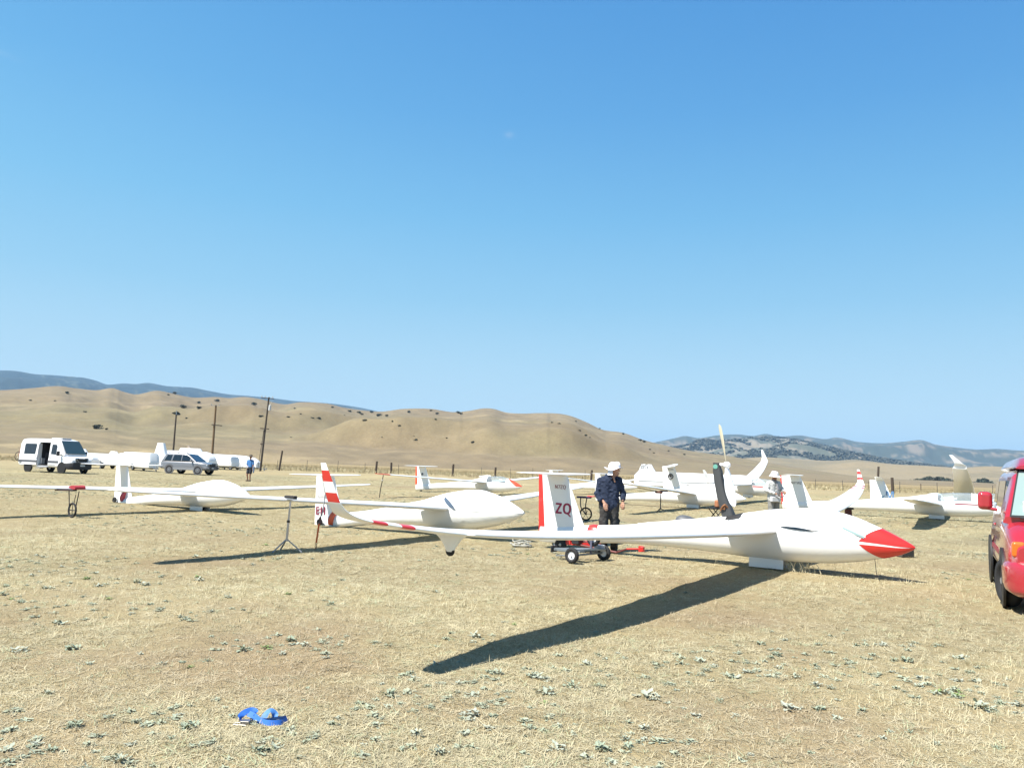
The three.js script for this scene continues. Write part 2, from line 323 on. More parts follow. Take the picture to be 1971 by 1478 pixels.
// stations: z, s of the leading edge, height, chord, thickness ratio, lean of the surface (0 flat, 90 upright)
function wingStrip(st, side, z0, z1, u0 = 0, u1 = 1, n = 14, lift = 0) {
  const T = table(st), rings = [];
  for (let i = 0; i <= n; i++) {
    const [z, s, y, c, tk, a] = T(lerp(z0, z1, i / n)), ca = Math.cos(deg(a)), sa = Math.sin(deg(a));
    rings.push(airfoilPts(u0, u1, tk).map(([u, h]) => { const q = h * c + Math.sign(h) * lift; return [s - u * c, y + q * ca, side * (zOf(st, z) - q * sa)]; }));
  }
  return skin(rings, { crease: .55 });
}
const zOf = (st, z) => st.map ? (st.zMap ? st.zMap(z) : z) : z;
function bodyRing(prof, s, th0 = 0, th1 = Math.PI * 2, n = 40, grow = 0) {
  const [, top, bot, w] = prof(s), mid = bot + .47 * (top - bot), out = [];
  const closed = th1 - th0 > 6.28;
  for (let i = 0; i < (closed ? n : n + 1); i++) {
    const t = th0 + (th1 - th0) * i / n, c = Math.cos(t), q = Math.sin(t);
    out.push([s, mid + (q > 0 ? top - mid + grow : mid - bot + grow) * Math.sign(q) * Math.pow(Math.abs(q), .92), (w + grow) * Math.sign(c) * Math.pow(Math.abs(c), .92)]);
  }
  return out;
}
const seq = (a, b, n) => Array.from({ length: n + 1 }, (_, i) => lerp(a, b, i / n));
// a patch lying on the right-hand (near) side of a body, given as rows of s with lower and upper height
function sidePatch(prof, s0, s1, hFn, n = 14, m = 4, grow = .006, side = 1) {
  return sheet(n, m, (a, b) => {
    const s = lerp(s0, s1, a), [lo, hi] = hFn(a), y = lerp(lo, hi, b), [, top, bot, w] = prof(s), mid = bot + .47 * (top - bot);
    const q = Math.min(.999, Math.abs(y - mid) / (y > mid ? top - mid : mid - bot)), t = Math.asin(Math.pow(q, 1 / .92));
    return [s, y, side * (w * Math.pow(Math.cos(t), .92) + grow)];
  });
}
function wheelParts(parent, name, [x, y, z], r, w, rimM = steel, axis = 'z', spokes = 0) {
  const t = mesh(name, new THREE.TorusGeometry(r - w * .42, w * .45, 10, 28).scale(1, 1, 1.05), rubber, parent); t.position.set(x, y, z);
  const g = spokes ? merge([new THREE.TorusGeometry(r - w * .85, w * .16, 6, 24), new THREE.CylinderGeometry(r * .14, r * .14, w * 1.1, 12).rotateX(Math.PI / 2), ...Array.from({ length: spokes }, (_, i) => bar([0, 0, 0], [Math.cos(i / spokes * 6.283) * (r - w * .85), Math.sin(i / spokes * 6.283) * (r - w * .85), 0], w * .14))])
    : merge([new THREE.LatheGeometry([[.001, -.22], [.25, -.24], [.62, -.10], [.8, -.36], [.86, -.36], [.86, .36], [.8, .36], [.62, .10], [.25, .24], [.001, .22]].map(([a, b]) => new THREE.Vector2(a * (r - w * .45), b * w)), 24).rotateX(Math.PI / 2), new THREE.CylinderGeometry(r * .13, r * .13, w * .9, 10).rotateX(Math.PI / 2)]);
  mesh('rim', g, rimM, t);
  if (axis === 'x') t.rotation.y = Math.PI / 2;
  return t;
}
function makeGlider(o) {
  const g = thing('glider', o.label, 'glider', G(...o.at, o.dy ?? 0), -deg(o.heading), o.group);
  g.rotation.x = deg(o.bank ?? 0);
  const sx = o.sx ?? 1, sy = o.sy ?? 1, tilt = o.tilt ?? 0, yo = o.yo ?? 0, wS = o.w ?? 1;
  const Y = (s, y) => y * sy + yo + tilt * s;
  const prof = table((o.body ?? BODY).map(([s, t, b, w]) => [s * sx, Y(s * sx, t), Y(s * sx, b), w * wS]));
  const nose = 2.3 * sx, paint = o.paint ?? white;
  // fuselage, open over the cockpit where the canopy is clear
  const cps = o.canopies ?? [];
  if (!cps.length) mesh('fuselage', skin(seq(-4.62 * sx, nose, 84).map(s => bodyRing(prof, s)), { crease: 1.2 }), paint, g);
  else {
    const cut = [-4.62 * sx, ...cps.flat(), nose], gs = [];
    for (let i = 0; i < cut.length - 1; i++) {
      const open = i % 2 === 1, n = Math.max(8, Math.round((cut[i + 1] - cut[i]) * 12));
      const cA = i === 0, cB = i === cut.length - 2; gs.push(open ? skin(seq(cut[i], cut[i + 1], n).map(s => bodyRing(prof, s, Math.PI - .28, Math.PI * 2 + .28, 26)), { closed: false, crease: 1.2 }) : skin(seq(cut[i], cut[i + 1], n).map(s => bodyRing(prof, s)), { capA: cA, capB: cB, crease: 1.2 }));
    }
    mesh('fuselage', merge(gs), paint, g);
    for (const [a, b] of cps) {
      const cn = mesh('canopy', skin(seq(a + .004, b - .004, 18).map(s => bodyRing(prof, s, .28, Math.PI - .28, 22, .002)), { closed: false, crease: 1.2 }), clearGlass, g);
      const fr = []; for (const s of [a + .02, b - .02]) fr.push(tube(bodyRing(prof, s, .26, Math.PI - .26, 14, .004), .014, 24, 5));
      for (const th of [.28, Math.PI - .28]) fr.push(tube(seq(a + .02, b - .02, 10).map(s => bodyRing(prof, s, th, th + .01, 1, .004)[0]), .013, 24, 5));
      mesh('frame', merge(fr), whiteMatt, cn);
      const sh = prof((a + b) / 2), fl = sh[2] + .3 * (sh[1] - sh[2]);
      mesh('seat', merge([box(.5, .06, .36, a + .45, fl, 0, .02), beam([a + .24, fl, 0], [a + .06, fl + .42 * sy, 0], .34, .07), box(.10, .14, .2, a + .10, fl + .46 * sy, 0, .03)]), mat(.06, .06, .07, .9), g);
      mesh('instrument_panel', merge([box(.06, .22, .34, b - .32, fl + .20, 0, .02), box(.2, .03, .38, b - .36, fl + .32, 0, .012)]), black, g);
    }
  }
  // wings
  const wr = o.wing;
  for (const side of [1, -1]) {
    const st = wr.st.map(([z, s, y, c, t, a]) => [z, s, y, c, t, a ?? 0]);
    const bend = side < 0 ? wr.far : wr.near; if (bend) st.forEach(r => { const k = r[0] / wr.panel; r[0] *= bend[0]; r[1] += bend[1] * k; r[2] += bend[2] * k * k; });
    const kz = bend ? bend[0] : 1, zEnd = wr.panel * kz, zIn = st[0][0];
    const wing = mesh('wing', wingStrip(st, side, zIn, zEnd, 0, .82, 30), paint, g);
    const zm = lerp(zIn, zEnd, .56);
    mesh('flap', wingStrip(st, side, zIn + .12, zm, .828, 1, 10), paint, wing);
    mesh('aileron', wingStrip(st, side, zm + .012, zEnd, .828, 1, 10), paint, wing);
    const bands = wr.bands ?? [];
    let zc = zEnd;
    const zTip = st[st.length - 1][0];
    if (zTip > zEnd + .01) {
      let first = true; const outer = new THREE.Group(); outer.name = wr.winglet ? 'winglet' : 'wing_tip'; g.add(outer);
      const segs = bands.length ? bands : [[zTip, 'w']];
      for (const [zb0, c] of segs) { const zb = zb0 * (bands.length ? kz : 1); mesh(c === 'r' ? 'red_band' : 'skin', wingStrip(st, side, zc, zb, 0, 1, 10), c === 'r' ? (wr.bandMat ?? red) : paint, outer); zc = zb; first = false; }
    }
    if (wr.tipWheel) {
      const z = wr.tipWheel * kz, [, s, y, c] = table(st)(z);
      mesh('tip_wheel_fairing', skin(seq(0, 1, 10).map(q => { const hw = lerp(.27, .036, Math.pow(q, .38)), th = lerp(.05, .022, q); return seq(0, 15, 15).map(k => [s - c * .45 + Math.cos(k / 16 * 6.283) * hw, y - .002 - q * .155, side * (z + Math.sin(k / 16 * 6.283) * th)]); }), { crease: .9 }), paint, g);
      const w = mesh('tip_wheel', new THREE.LatheGeometry([[.001, -.014], [.02, -.016], [.036, -.014], [.045, -.006], [.045, .006], [.036, .014], [.02, .016], [.001, .014]].map(([a, b]) => new THREE.Vector2(a, b)), 20).rotateX(Math.PI / 2), rubber, g); w.position.set(s - c * .45, y - .150, side * z);
    }
  }
  // fin, rudder, tailplane
  const f = o.fin, finY = (u, s) => Y(s, u);
  const finRing = (q, u0, u1, lift = 0) => { const y = lerp(f.y0, f.y1, q), le = lerp(f.le0, f.le1, q) * sx, te = lerp(f.te0, f.te1, q) * sx, c = le - te; return airfoilPts(u0, u1, .105).map(([u, h], k) => [le - u * c, finY(y, le - u * c), Math.sign(k - NAIRF) * c * .9 * symT(u)]); };
  const symT = u => .105 * 5 * (.2969 * Math.sqrt(u) - .126 * u - .3516 * u * u + .2843 * u ** 3 - .1036 * u ** 4) + .0015;
  const strip = (u0, u1) => skin(seq(0, 1, 10).map(q => finRing(q, u0, u1)), { crease: .55 });
  mesh('fin', strip(0, .68), paint, g);
  const rud = mesh('rudder', strip(.69, f.stripe ? f.sw ?? .86 : 1), f.rudderMat ?? paint, g);
  if (f.stripe) mesh('red_trailing_edge', strip(f.sw ?? .86, 1), f.stripe, rud);
  const tp = o.tail ?? {}, ts = tp.span ?? 1.2, tc = tp.chord ?? .48, le = (tp.le ?? f.le1 + .03) * sx, ty = finY(f.y1 + .015, le - .2), tt = tp.tip ?? .28;
  for (const side of [1, -1]) {
    const st = [[0, le, ty, tc, .10, 0], [ts * .75, le - .10, ty + .012, lerp(tc, tt, .65), .10, 0], [ts * .96, le - .16, ty + .016, tt, .09, 0], [ts, le - .22, ty + .018, tt * .6, .08, 0]];
    const t = mesh('tailplane', wingStrip(st, side, 0, ts, 0, .74, 10), paint, g);
    mesh('elevator', wingStrip(st, side, .02, ts * .97, .75, 1, 8), paint, t);
  }
  // undercarriage
  if (o.gear !== false) {
    wheelParts(g, 'main_wheel', [o.wheelX ?? .08, .17, 0], .17, .12, steel);
    const yb = prof(.05)[2];
    mesh('wheel_strut', merge([bar([.08, .17, .08], [-.12, yb + .08, .08], .016), bar([.08, .17, -.08], [-.12, yb + .08, -.08], .016)]), darkSteel, g);
    for (const side of [1, -1]) mesh('gear_door', box(.58, .16, .008, .02, yb - .055, side * .13).rotateX(side * -.04), paint, g);
  }
  if (o.tailWheel !== false) wheelParts(g, 'tail_wheel', [-4.25 * sx, prof(-4.25 * sx)[2] + .01, 0], .085, .05, steel);
  return { g, prof, Y, finY, sx };
}
// lettering standing on the fin's near side
function finText(gl, str, size, s, y, m, f = font, name = 'lettering', slant = 0, zz = .044) {
  const t = mesh(name, text(str, size, f, .003), m, gl.g); t.position.set(s, gl.Y(s, y), zz); t.rotation.y = slant; t.rotation.z = Math.atan2(gl.Y(s + .3, y) - gl.Y(s, y), .3); return t;
}
const std = (o = {}) => { const { half = 7.5, c0 = .86, c1 = .34, y0 = .66, dih = 3, s0 = .24, sweep = .06, up = .0 } = o; const rise = z => y0 + Math.tan(deg(dih)) * z + up * Math.pow(z / half, 2); return [[.22, s0, rise(.22), c0, .15], [half * .25, s0 - .03, rise(half * .25), lerp(c0, c1, .14), .145], [half * .55, s0 - .12, rise(half * .55), lerp(c0, c1, .42), .14], [half * .8, s0 - .26, rise(half * .8), lerp(c0, c1, .72), .135], [half * .97, s0 - .40, rise(half * .97), lerp(c0, c1, .96), .13], [half, s0 - .50, rise(half) + .01, c1 * .55, .11]]; };
const FIN = { y0: .30, y1: 1.46, le0: -3.56, le1: -4.02, te0: -4.66, te1: -4.70 };

// --- the near glider: red nose, red-banded winglets, propeller raised on its pylon
{
  const st = [[.25, .24, .675, .88, .15, 0], [2.0, .20, .72, .84, .145, 0], [5.2, .05, .845, .70, .14, 0], [7.3, -.12, .945, .55, .135, 0], [8.55, -.28, 1.035, .42, .13, 3], [9.1, -.36, 1.10, .34, .125, 7], [9.5, -.42, 1.16, .27, .12, 14], [9.68, -.46, 1.20, .22, .115, 28], [9.78, -.50, 1.25, .17, .11, 52], [9.83, -.535, 1.32, .13, .10, 72], [9.87, -.585, 1.47, .10, .095, 79], [9.895, -.64, 1.60, .055, .09, 81]].map(([z, ...k]) => [z > 3 ? z * .967 : z, ...k]);
  const q = makeGlider({ label: 'white glider with red nose, red-banded winglets and a propeller raised behind its cockpit', at: [4.5, -13.65], heading: 34.5, wing: { st, far: [1.02, .30, .20], near: [1.029, .28, -.02], panel: 8.27, winglet: true, tipWheel: 8.27, bandMat: red, bands: [[9.15, 'w'], [9.29, 'r'], [9.43, 'w'], [9.57, 'r'], [9.829, 'w'], [9.85, 'r'], [9.869, 'w'], [9.885, 'r'], [9.895, 'w']].map(([z, c]) => [z * .967, c]) }, fin: { ...FIN, le0: -3.52, stripe: red }, tail: { span: 1.32, chord: .50 }, gear: true });
  const { g, prof } = q;
  // cloth cover over the canopy and another over the engine bay
  mesh('canopy_cover', skin(seq(-.42, 1.62, 40).map((s, i) => bodyRing(prof, s, .30 - .05 * Math.sin(s * 9), Math.PI - .30 + .05 * Math.sin(s * 8), 30, .006 + .002 * Math.sin(s * 14 + 1))), { closed: false, crease: 1.2 }), fabricWhite, g);
  mesh('engine_cover', skin(seq(-2.42, -.62, 30).map((s) => bodyRing(prof, s, .42, Math.PI - .42, 24, .017 + .003 * Math.sin(s * 11))), { closed: false, crease: 1.2 }), fabricWhite, g);
  mesh('cover_window', sidePatch(prof, .30, .92, a => { const h = .76 - .035 * a; return [h - .017 * Math.sin(Math.PI * Math.min(1, a * .98 + .01)), h + .02 * Math.sin(Math.PI * Math.pow(Math.min(1, a * .98 + .01), .7))]; }, 18, 3, .016), darkGlass, g, 'dark lens-shaped gap in the canopy cover');
  mesh('cover_window', sidePatch(prof, 1.28, 1.60, a => [.80 - .14 * a, .83 - .13 * a], 10, 2, .014), mat(.35, .48, .47, .2, { clearcoat: 1 }), g, 'pale green patch of glass at the front of the cover');
  // red nose with a white line along it
  for (const side of [1, -1]) for (const upper of [1, 0]) {
    const thA = upper ? .055 : -.06, thB = upper ? Math.PI / 2 : -Math.PI / 2;
    mesh('nose_paint', sheet(20, 12, (a, b) => {
      const th = lerp(thA, thB, b), s0 = 1.50 + (upper ? .33 : .36) * Math.abs(Math.sin(th)), s = lerp(s0, 2.297, a);
      const p = bodyRing(prof, s, th, th + .001, 1, .004)[0]; return [p[0], p[1], side * p[2]];
    }), red, g);
  }
  const zq = mat(.36, .008, .07, .4);
  finText(q, 'ZQ', .215, -4.25, .69, zq, font, "fin_letters", 0, .045);
  finText(q, 'N7ZQ', .075, -4.28, 1.19, mat(.25, .02, .05, .5), fontR, 'registration', 0, .043);
  // pylon with radiator hose and two-bladed propeller
  const py = mat(.055, .057, .06, .55), pyl = mesh('engine_pylon', skin(seq(0, 1, 16).map(t => { const x = lerp(-.60, -.90, t) - .10 * Math.sin(Math.PI * t) * .5, y = lerp(.70, 1.80, t), w = lerp(.10, .065, t), l = (.045 * Math.pow(1 - t, 3) + lerp(.095, .078, t)) * (t > .93 ? .75 : 1); return seq(0, 19, 19).map(k => { const a = k / 20 * 6.283; return [x + Math.sign(Math.cos(a)) * Math.pow(Math.abs(Math.cos(a)), .55) * l, y, Math.sign(Math.sin(a)) * Math.pow(Math.abs(Math.sin(a)), .55) * w]; }); }), { crease: .8 }), py, g);
  mesh('pulley_cap', new THREE.CylinderGeometry(.042, .042, .15, 16).rotateX(Math.PI / 2).translate(-.90, 1.73, 0), mat(.16, .42, .34, .4), pyl, 'pale green pulley cap');
  mesh('exhaust', merge([tube([[-.66, 1.00, .07], [-.70, 1.06, .12], [-.75, 1.02, .13], [-.79, .95, .10]], .014, 20, 7), box(.06, .08, .06, -.73, 1.01, .09, .015)]), mat(.32, .14, .06, .6, { metalness: .4 }), g, 'rust brown exhaust at the foot of the pylon');
  const hub = mesh('propeller_hub', merge([new THREE.SphereGeometry(.06, 16, 12).scale(1.2, 1, 1).translate(-.715, 1.765, 0), bar([-.715, 1.765, 0], [-.9, 1.77, 0], .028)]), whiteMatt, g);
  const blade = (dir, m, name, lab, slim = 1) => {
    const rings = seq(0, 1, 22).map(t => { const r = .05 + .70 * t, c = Math.max(.055, slim * .05) * 0 + slim * ((slim < 1 ? .09 : .05) + .135 * Math.pow(Math.sin(Math.PI * Math.min(1, .12 + .80 * t)), 1.1)) * (t > .9 ? Math.sqrt(Math.max(.02, 1 - Math.pow((t - .9) / .1, 2))) : 1), tw = lerp(1.2, .32, t); return airfoilPts(0, 1, lerp(.22, .09, t)).map(([u, h]) => { const a = (u - .35) * c, b = h * c; return [a * Math.cos(tw) - b * Math.sin(tw), r, a * Math.sin(tw) + b * Math.cos(tw)]; }); });
    const gm = skin(rings, { crease: .7 }); gm.rotateZ(dir > 0 ? .20 : Math.PI + .20); gm.translate(-.715, 1.765, 0); return mesh(name, gm, m, hub, lab);
  };
  blade(1, mat(.62, .57, .42, .35, { clearcoat: .6 }), 'propeller_blade', 'tan upper propeller blade', .42);
  blade(-1, white, 'propeller_blade', 'white lower propeller blade');
  mesh('bay_opening', sheet(8, 8, (a, b) => { const s = lerp(-.68, -.40, a), th = lerp(.9, Math.PI - .9, b); const p = bodyRing(prof, s, th, th + .001, 1, .018)[0]; return p; }), black, g);
  mesh('vent_line', tube([[1.72, .36, .06], [1.74, .20, .08], [1.76, .09, .10], [1.80, .02, .12]], .005, 16, 5), rubber, g, 'thin black line hanging from the nose to the grass');
}
// --- its tail dolly: red clamp round the boom, wheel and tow handle
{
  const base = [4.5, -13.65], a = deg(34.5), f = [Math.cos(a), Math.sin(a)], at = [base[0] - 3.35 * f[0], base[1] - 3.35 * f[1]];
  const d = thing('tail_dolly', 'red tail dolly clamped round the boom of the red-nosed glider', 'tail dolly', G(...at), -a);
  mesh('clamp', skin(seq(-.11, .11, 6).map(x => seq(0, 23, 23).map(k => { const t = k / 24 * 6.283, b = 1 - .3 * Math.pow(x / .11, 2) * .3; return [x, .345 + Math.sin(t) * .205 * b, Math.cos(t) * .16 * b]; })), { crease: .8 }), red, d);
  mesh('frame', merge([beam([0, .16, .05], [-.50, .16, .28], .06, .05), beam([-.50, .16, .28], [-.52, .15, -.2], .05, .05), box(.14, .12, .12, -.46, .19, .22, .02)]), red, d);
  mesh('bracket', box(.16, .10, .20, -.28, .21, .20, .015), darkSteel, d);
  wheelParts(d, 'wheel', [-.60, .125, .30], .125, .12, alu);
  mesh('tow_bar', merge([bar([-.28, .15, .22], [.62, .08, .28], .022), bar([.62, .08, .28], [.86, .17, .34], .016)]), mat(.16, .035, .03, .5), d);
  mesh('handle', merge([bar([.86, .17, .34], [1.16, .20, .40], .015), bar([1.17, .15, .40], [1.17, .255, .40], .045), box(.07, .10, .09, 1.2, .20, .40, .02)]), red, d, 'red handle end');
}
// --- the middle glider under a white cover, maroon letters on its fin
{
  const st = std({ half: 8.06, y0: .62, dih: 3.3, c0: .84, c1: .30 });
  const q = makeGlider({ label: 'white glider under a full cloth cover, maroon letters EH on its fin', at: [-1.36, -18.0], heading: 30, tilt: .045, sy: .97, sx: .872, wing: { st, panel: 7.85 }, fin: { ...FIN, y0: .28, y1: 1.44 }, tail: { span: 1.25, chord: .44, tip: .2 } });
  const { g, prof } = q;
  mesh('canopy_cover', skin(seq(-1.45, 1.98, 60).map(s => bodyRing(prof, s, .02 + .05 * Math.sin(s * 5), Math.PI - .02 - .05 * Math.sin(s * 6), 34, .004 + .002 * Math.sin(s * 13 + 2))), { closed: false, crease: 1.2 }), fabricWhite, g);
  mesh('cover_window', sidePatch(prof, .06, .42, a => { const m = .87 - .22 * a, w = .05 * Math.pow(Math.sin(Math.PI * Math.min(.985, .1 + .9 * a)), .6); return [m - w * 1.2, m + w]; }, 14, 5, .021), mat(.10, .13, .18, .08, { clearcoat: 1 }), g, 'small dark leaf-shaped window in the cover');
  mesh('cover_hem', sidePatch(prof, .35, 1.75, a => { const lo = .40 + .02 * Math.sin(a * 40) + .08 * a; return [lo - .05 - .02 * Math.sin(a * 23), lo + .05]; }, 60, 3, .005), fabricWhite, g);
  const mar = mat(.23, .012, .05, .45);
  finText(q, 'EH', .20, -4.02, .44, mar, font, 'fin_letters', 0, .045);
  finText(q, 'N77', .08, -3.98, .86, mat(.08, .08, .10, .5), fontR, 'registration', 0, .043);
}
// --- the left glider under a white cover
{
  const st = std({ half: 7.5, y0: .55, dih: 1.5, c0: .84, c1: .32 });
  const q = makeGlider({ label: 'white glider under a cover at the left, its near wing leaving the picture', at: [-9.06, -23.2], heading: 33, tilt: .045, sy: .86, sx: .96, yo: -.05, wing: { st, panel: 7.3 }, fin: { ...FIN, y0: .28, y1: 1.66 }, tail: { span: 1.35, chord: .44 } });
  const { g, prof } = q;
  mesh('canopy_cover', skin(seq(-1.5, 2.05, 60).map(s => bodyRing(prof, s, .02 + .05 * Math.sin(s * 5 + 1), Math.PI - .02 - .05 * Math.sin(s * 6), 34, .004 + .002 * Math.sin(s * 12 + 2))), { closed: false, crease: 1.2 }), fabricWhite, g);
  mesh('cover_window', sidePatch(prof, .06, .40, a => [.66 - .03 * a, .74 - .05 * a], 8, 3, .022), mat(.60, .66, .68, .25, { clearcoat: .6 }), g, 'pale grey window patch in the cover');
  mesh('cover_strap', sidePatch(prof, -.36, -.33, () => [.40, .43], 2, 2, .02), black, g);
}
// --- orange-nosed glider with a clear canopy, farther back
{
  const st = std({ half: 10, y0: .70, dih: 2.0, c0: .82, c1: .34, up: .05 });
  const q = makeGlider({ label: 'white glider with orange nose, orange wing tips and clear canopy, by the fence', at: [-1.3, -44.3], heading: 26, canopies: [[.18, 1.42]], wing: { st, panel: 9.2, bands: [[10, 'r']], bandMat: redOrange }, fin: { ...FIN, stripe: redOrange }, tail: { span: 1.7, chord: .5 }, w: 1 });
  const { g, prof } = q;
  for (const side of [1, -1]) mesh('nose_paint', sheet(14, 10, (a, b) => { const th = lerp(.02, Math.PI / 2, b), s0 = 1.98 - .50 * Math.pow(Math.sin(th), 1.2), s = lerp(s0, 2.297, a), p = bodyRing(prof, s, th, th + .001, 1, .004)[0]; return [p[0], p[1], side * p[2]]; }), redOrange, g);
  mesh('headrest_fairing', skin(seq(-.42, .34, 8).map((x, i) => seq(0, 11, 11).map(k => { const t = k / 12 * 6.283, r = .015 + .03 * Math.sin(Math.PI * i / 8); return [x, 1.02 + .07 * (i / 8) + Math.sin(t) * r, Math.cos(t) * r * 1.3]; }))), white, g);
  mesh('fin_emblem', new THREE.CircleGeometry(.07, 18).translate(-4.18, 1.03, .056), mat(.12, .14, .2, .5), g);
}
// --- covered glider right of the man, its wing on a thin stand
{
  const q = makeGlider({ label: 'white glider under covers behind the standing man, wing held on a thin stand', at: [8.6, -36.5], heading: 30, wing: { st: std({ half: 8.6, y0: .66, dih: 3.4, c0: .95, c1: .4 }), panel: 8.4 }, fin: { ...FIN, y1: 1.42 }, sx: 1.06, w: 1.05 });
  mesh('canopy_cover', skin(seq(-1.3, 2.15, 50).map(s => bodyRing(q.prof, s, .05, Math.PI - .05, 30, .005 + .002 * Math.sin(s * 12))), { closed: false, crease: 1.2 }), fabricWhite, q.g);
  mesh('cover_tie', sidePatch(q.prof, 1.25, 1.4, () => [.74, .765], 4, 1, .022), mat(.2, .2, .22, .7), q.g);
  mesh('cover_tie', sidePatch(q.prof, 1.0, 1.12, () => [.755, .77], 4, 1, .022), mat(.4, .4, .42, .7), q.g);
}
// --- two-seater with upswept winglet, clear canopy and round emblem
{
  const st = std({ half: 8.2, y0: .82, dih: 4.2, c0: .95, c1: .42, up: .25, s0: .3 }).slice(0, 5).concat([[8.2, -.2, 1.80, .33, .11, 26], [8.42, -.32, 1.98, .24, .10, 60], [8.55, -.52, 2.36, .11, .09, 74]]);
  const q = makeGlider({ label: 'white glider with an upswept winglet and a red dash below its canopy', at: [14.5, -47.5], heading: 27.5, bank: 5.4, dy: .25, sx: 1.12, sy: 1.08, canopies: [[.25, 1.55]], wing: { st, panel: 7.9, winglet: true }, fin: { ...FIN, y1: 1.62 }, tail: { span: 1.45, chord: .52 } });
  mesh('side_dash', sidePatch(q.prof, .35, .95, () => [.70, .75], 6, 1, .006), red, q.g);
  mesh('fin_emblem', merge([new THREE.TorusGeometry(.15, .03, 6, 24), new THREE.CircleGeometry(.06, 12), box(.24, .035, .01, 0, .05, 0), box(.03, .22, .01, 0, 0, 0)]).translate(-4.72, 1.12, .075), mat(.09, .09, .11, .5), q.g);
  finText(q, 'N20G', .11, -4.92, 1.40, mat(.15, .15, .17, .5), fontR, 'registration', 0, .05);
}
// --- long two-seater at the right, registration on its fin, nose behind the red van
{
  const st = std({ half: 9.2, y0: .64, dih: 1.9, c0: 1.10, c1: .50, up: .05, s0: .25 });
  const q = makeGlider({ label: 'white two-seat glider with two clear canopies and red side stripe', at: [18.2, -33.4], heading: 31, sx: 1.36, sy: 1.10, canopies: [[.05, 1.35], [1.62, 2.5]], wing: { st, panel: 9.0 }, fin: { ...FIN, le0: -3.60, le1: -4.05, y1: 1.50, stripe: red, sw: .935 }, tail: { span: 1.5, chord: .50, tip: .34 }, w: 1.12 });
  mesh('side_stripe', sidePatch(q.prof, .72, 2.6, a => [.70 + .015 * a, .745], 12, 1, .006), maroon, q.g);
  finText(q, 'N41WZ', .11, -5.92, 1.16, mat(.08, .08, .09, .5), fontR, 'registration', 0, .058);
}
// --- glider behind it, banked with its near wing raised
{
  const st = std({ half: 7.9, y0: .66, dih: 3, c0: 1.1, c1: .62, up: .3 }).slice(0, 5).concat([[7.72, -.20, 1.50, .52, .11, 12], [7.82, -.30, 1.55, .40, .10, 50], [7.88, -.45, 1.68, .28, .10, 68], [7.98, -.78, 1.98, .15, .09, 72]]);
  const q = makeGlider({ label: 'white glider tipped with one wing raised high, blue M on its fin', at: [26.5, -45], heading: 30, bank: -7.2, sx: 1.12, canopies: [[.25, 1.45]], wing: { st, panel: 7.6, winglet: true }, fin: { ...FIN, le0: -3.5, y1: 1.62 } });
  finText(q, 'M', .42, -4.42, .55, mat(.10, .22, .42, .4), font, 'fin_letter', 0, .05);
  mesh('fin_swoosh', sheet(8, 2, (a, b) => [-4.62 + .26 * a, q.Y(-4.5, .62 + .16 * a * a - .12 * b * (1 - a)), .062]), mat(.25, .38, .55, .4), q.g);
}
// --- small glider far behind the man
makeGlider({ label: 'small distant white glider whose nose shows at the standing man\'s side', at: [6.9, -54.5], heading: 31, sx: .98, wing: { st: std({ half: 7.5, dih: 3, y0: .7 }), panel: 7.3 }, fin: FIN });

// ---------------------------------------------------------------- vehicles
function sring(x, y0, y1, w, p = .32, n = 28, wt = w) {   // boxy section across a vehicle
  const out = [], ym = (y0 + y1) / 2, hy = (y1 - y0) / 2;
  for (let i = 0; i < n; i++) { const t = (i + .5) / n * 6.2832, c = Math.cos(t), s = Math.sin(t), yy = Math.sign(s) * Math.pow(Math.abs(s), p); out.push([x, ym + hy * yy, Math.sign(c) * Math.pow(Math.abs(c), p) * lerp(w, wt, (yy + 1) / 2)]); }
  return out;
}
function plate(pts, zf, side, off = .008) {               // a pane or panel with a polygonal outline lying on a vehicle's side
  const sh = new THREE.Shape(pts.map(([a, b]) => new THREE.Vector2(a, b))), g = new THREE.ExtrudeGeometry(sh, { depth: .008, bevelEnabled: false });
  const p = g.attributes.position; for (let i = 0; i < p.count; i++) p.setZ(i, side * (zf(p.getX(i), p.getY(i)) + off + p.getZ(i)));
  g.computeVertexNormals(); return g;
}
function quad(a, b, c, d, n = 6) { return sheet(n, n, (u, v) => [0, 1, 2].map(k => lerp(lerp(a[k], b[k], u), lerp(d[k], c[k], u), v))); }
function carWheel(parent, x, z, r, w, m) { const t = wheelParts(parent, 'wheel', [x, r, z], r, w, m); return t; }
const tyre = rubber, glassTint = mat(.02, .03, .035, .05, { clearcoat: 1 });
const lampGlass = mat(.62, .66, .68, .12, { clearcoat: 1 }), amber = mat(.85, .16, .01, .25, { clearcoat: 1 });
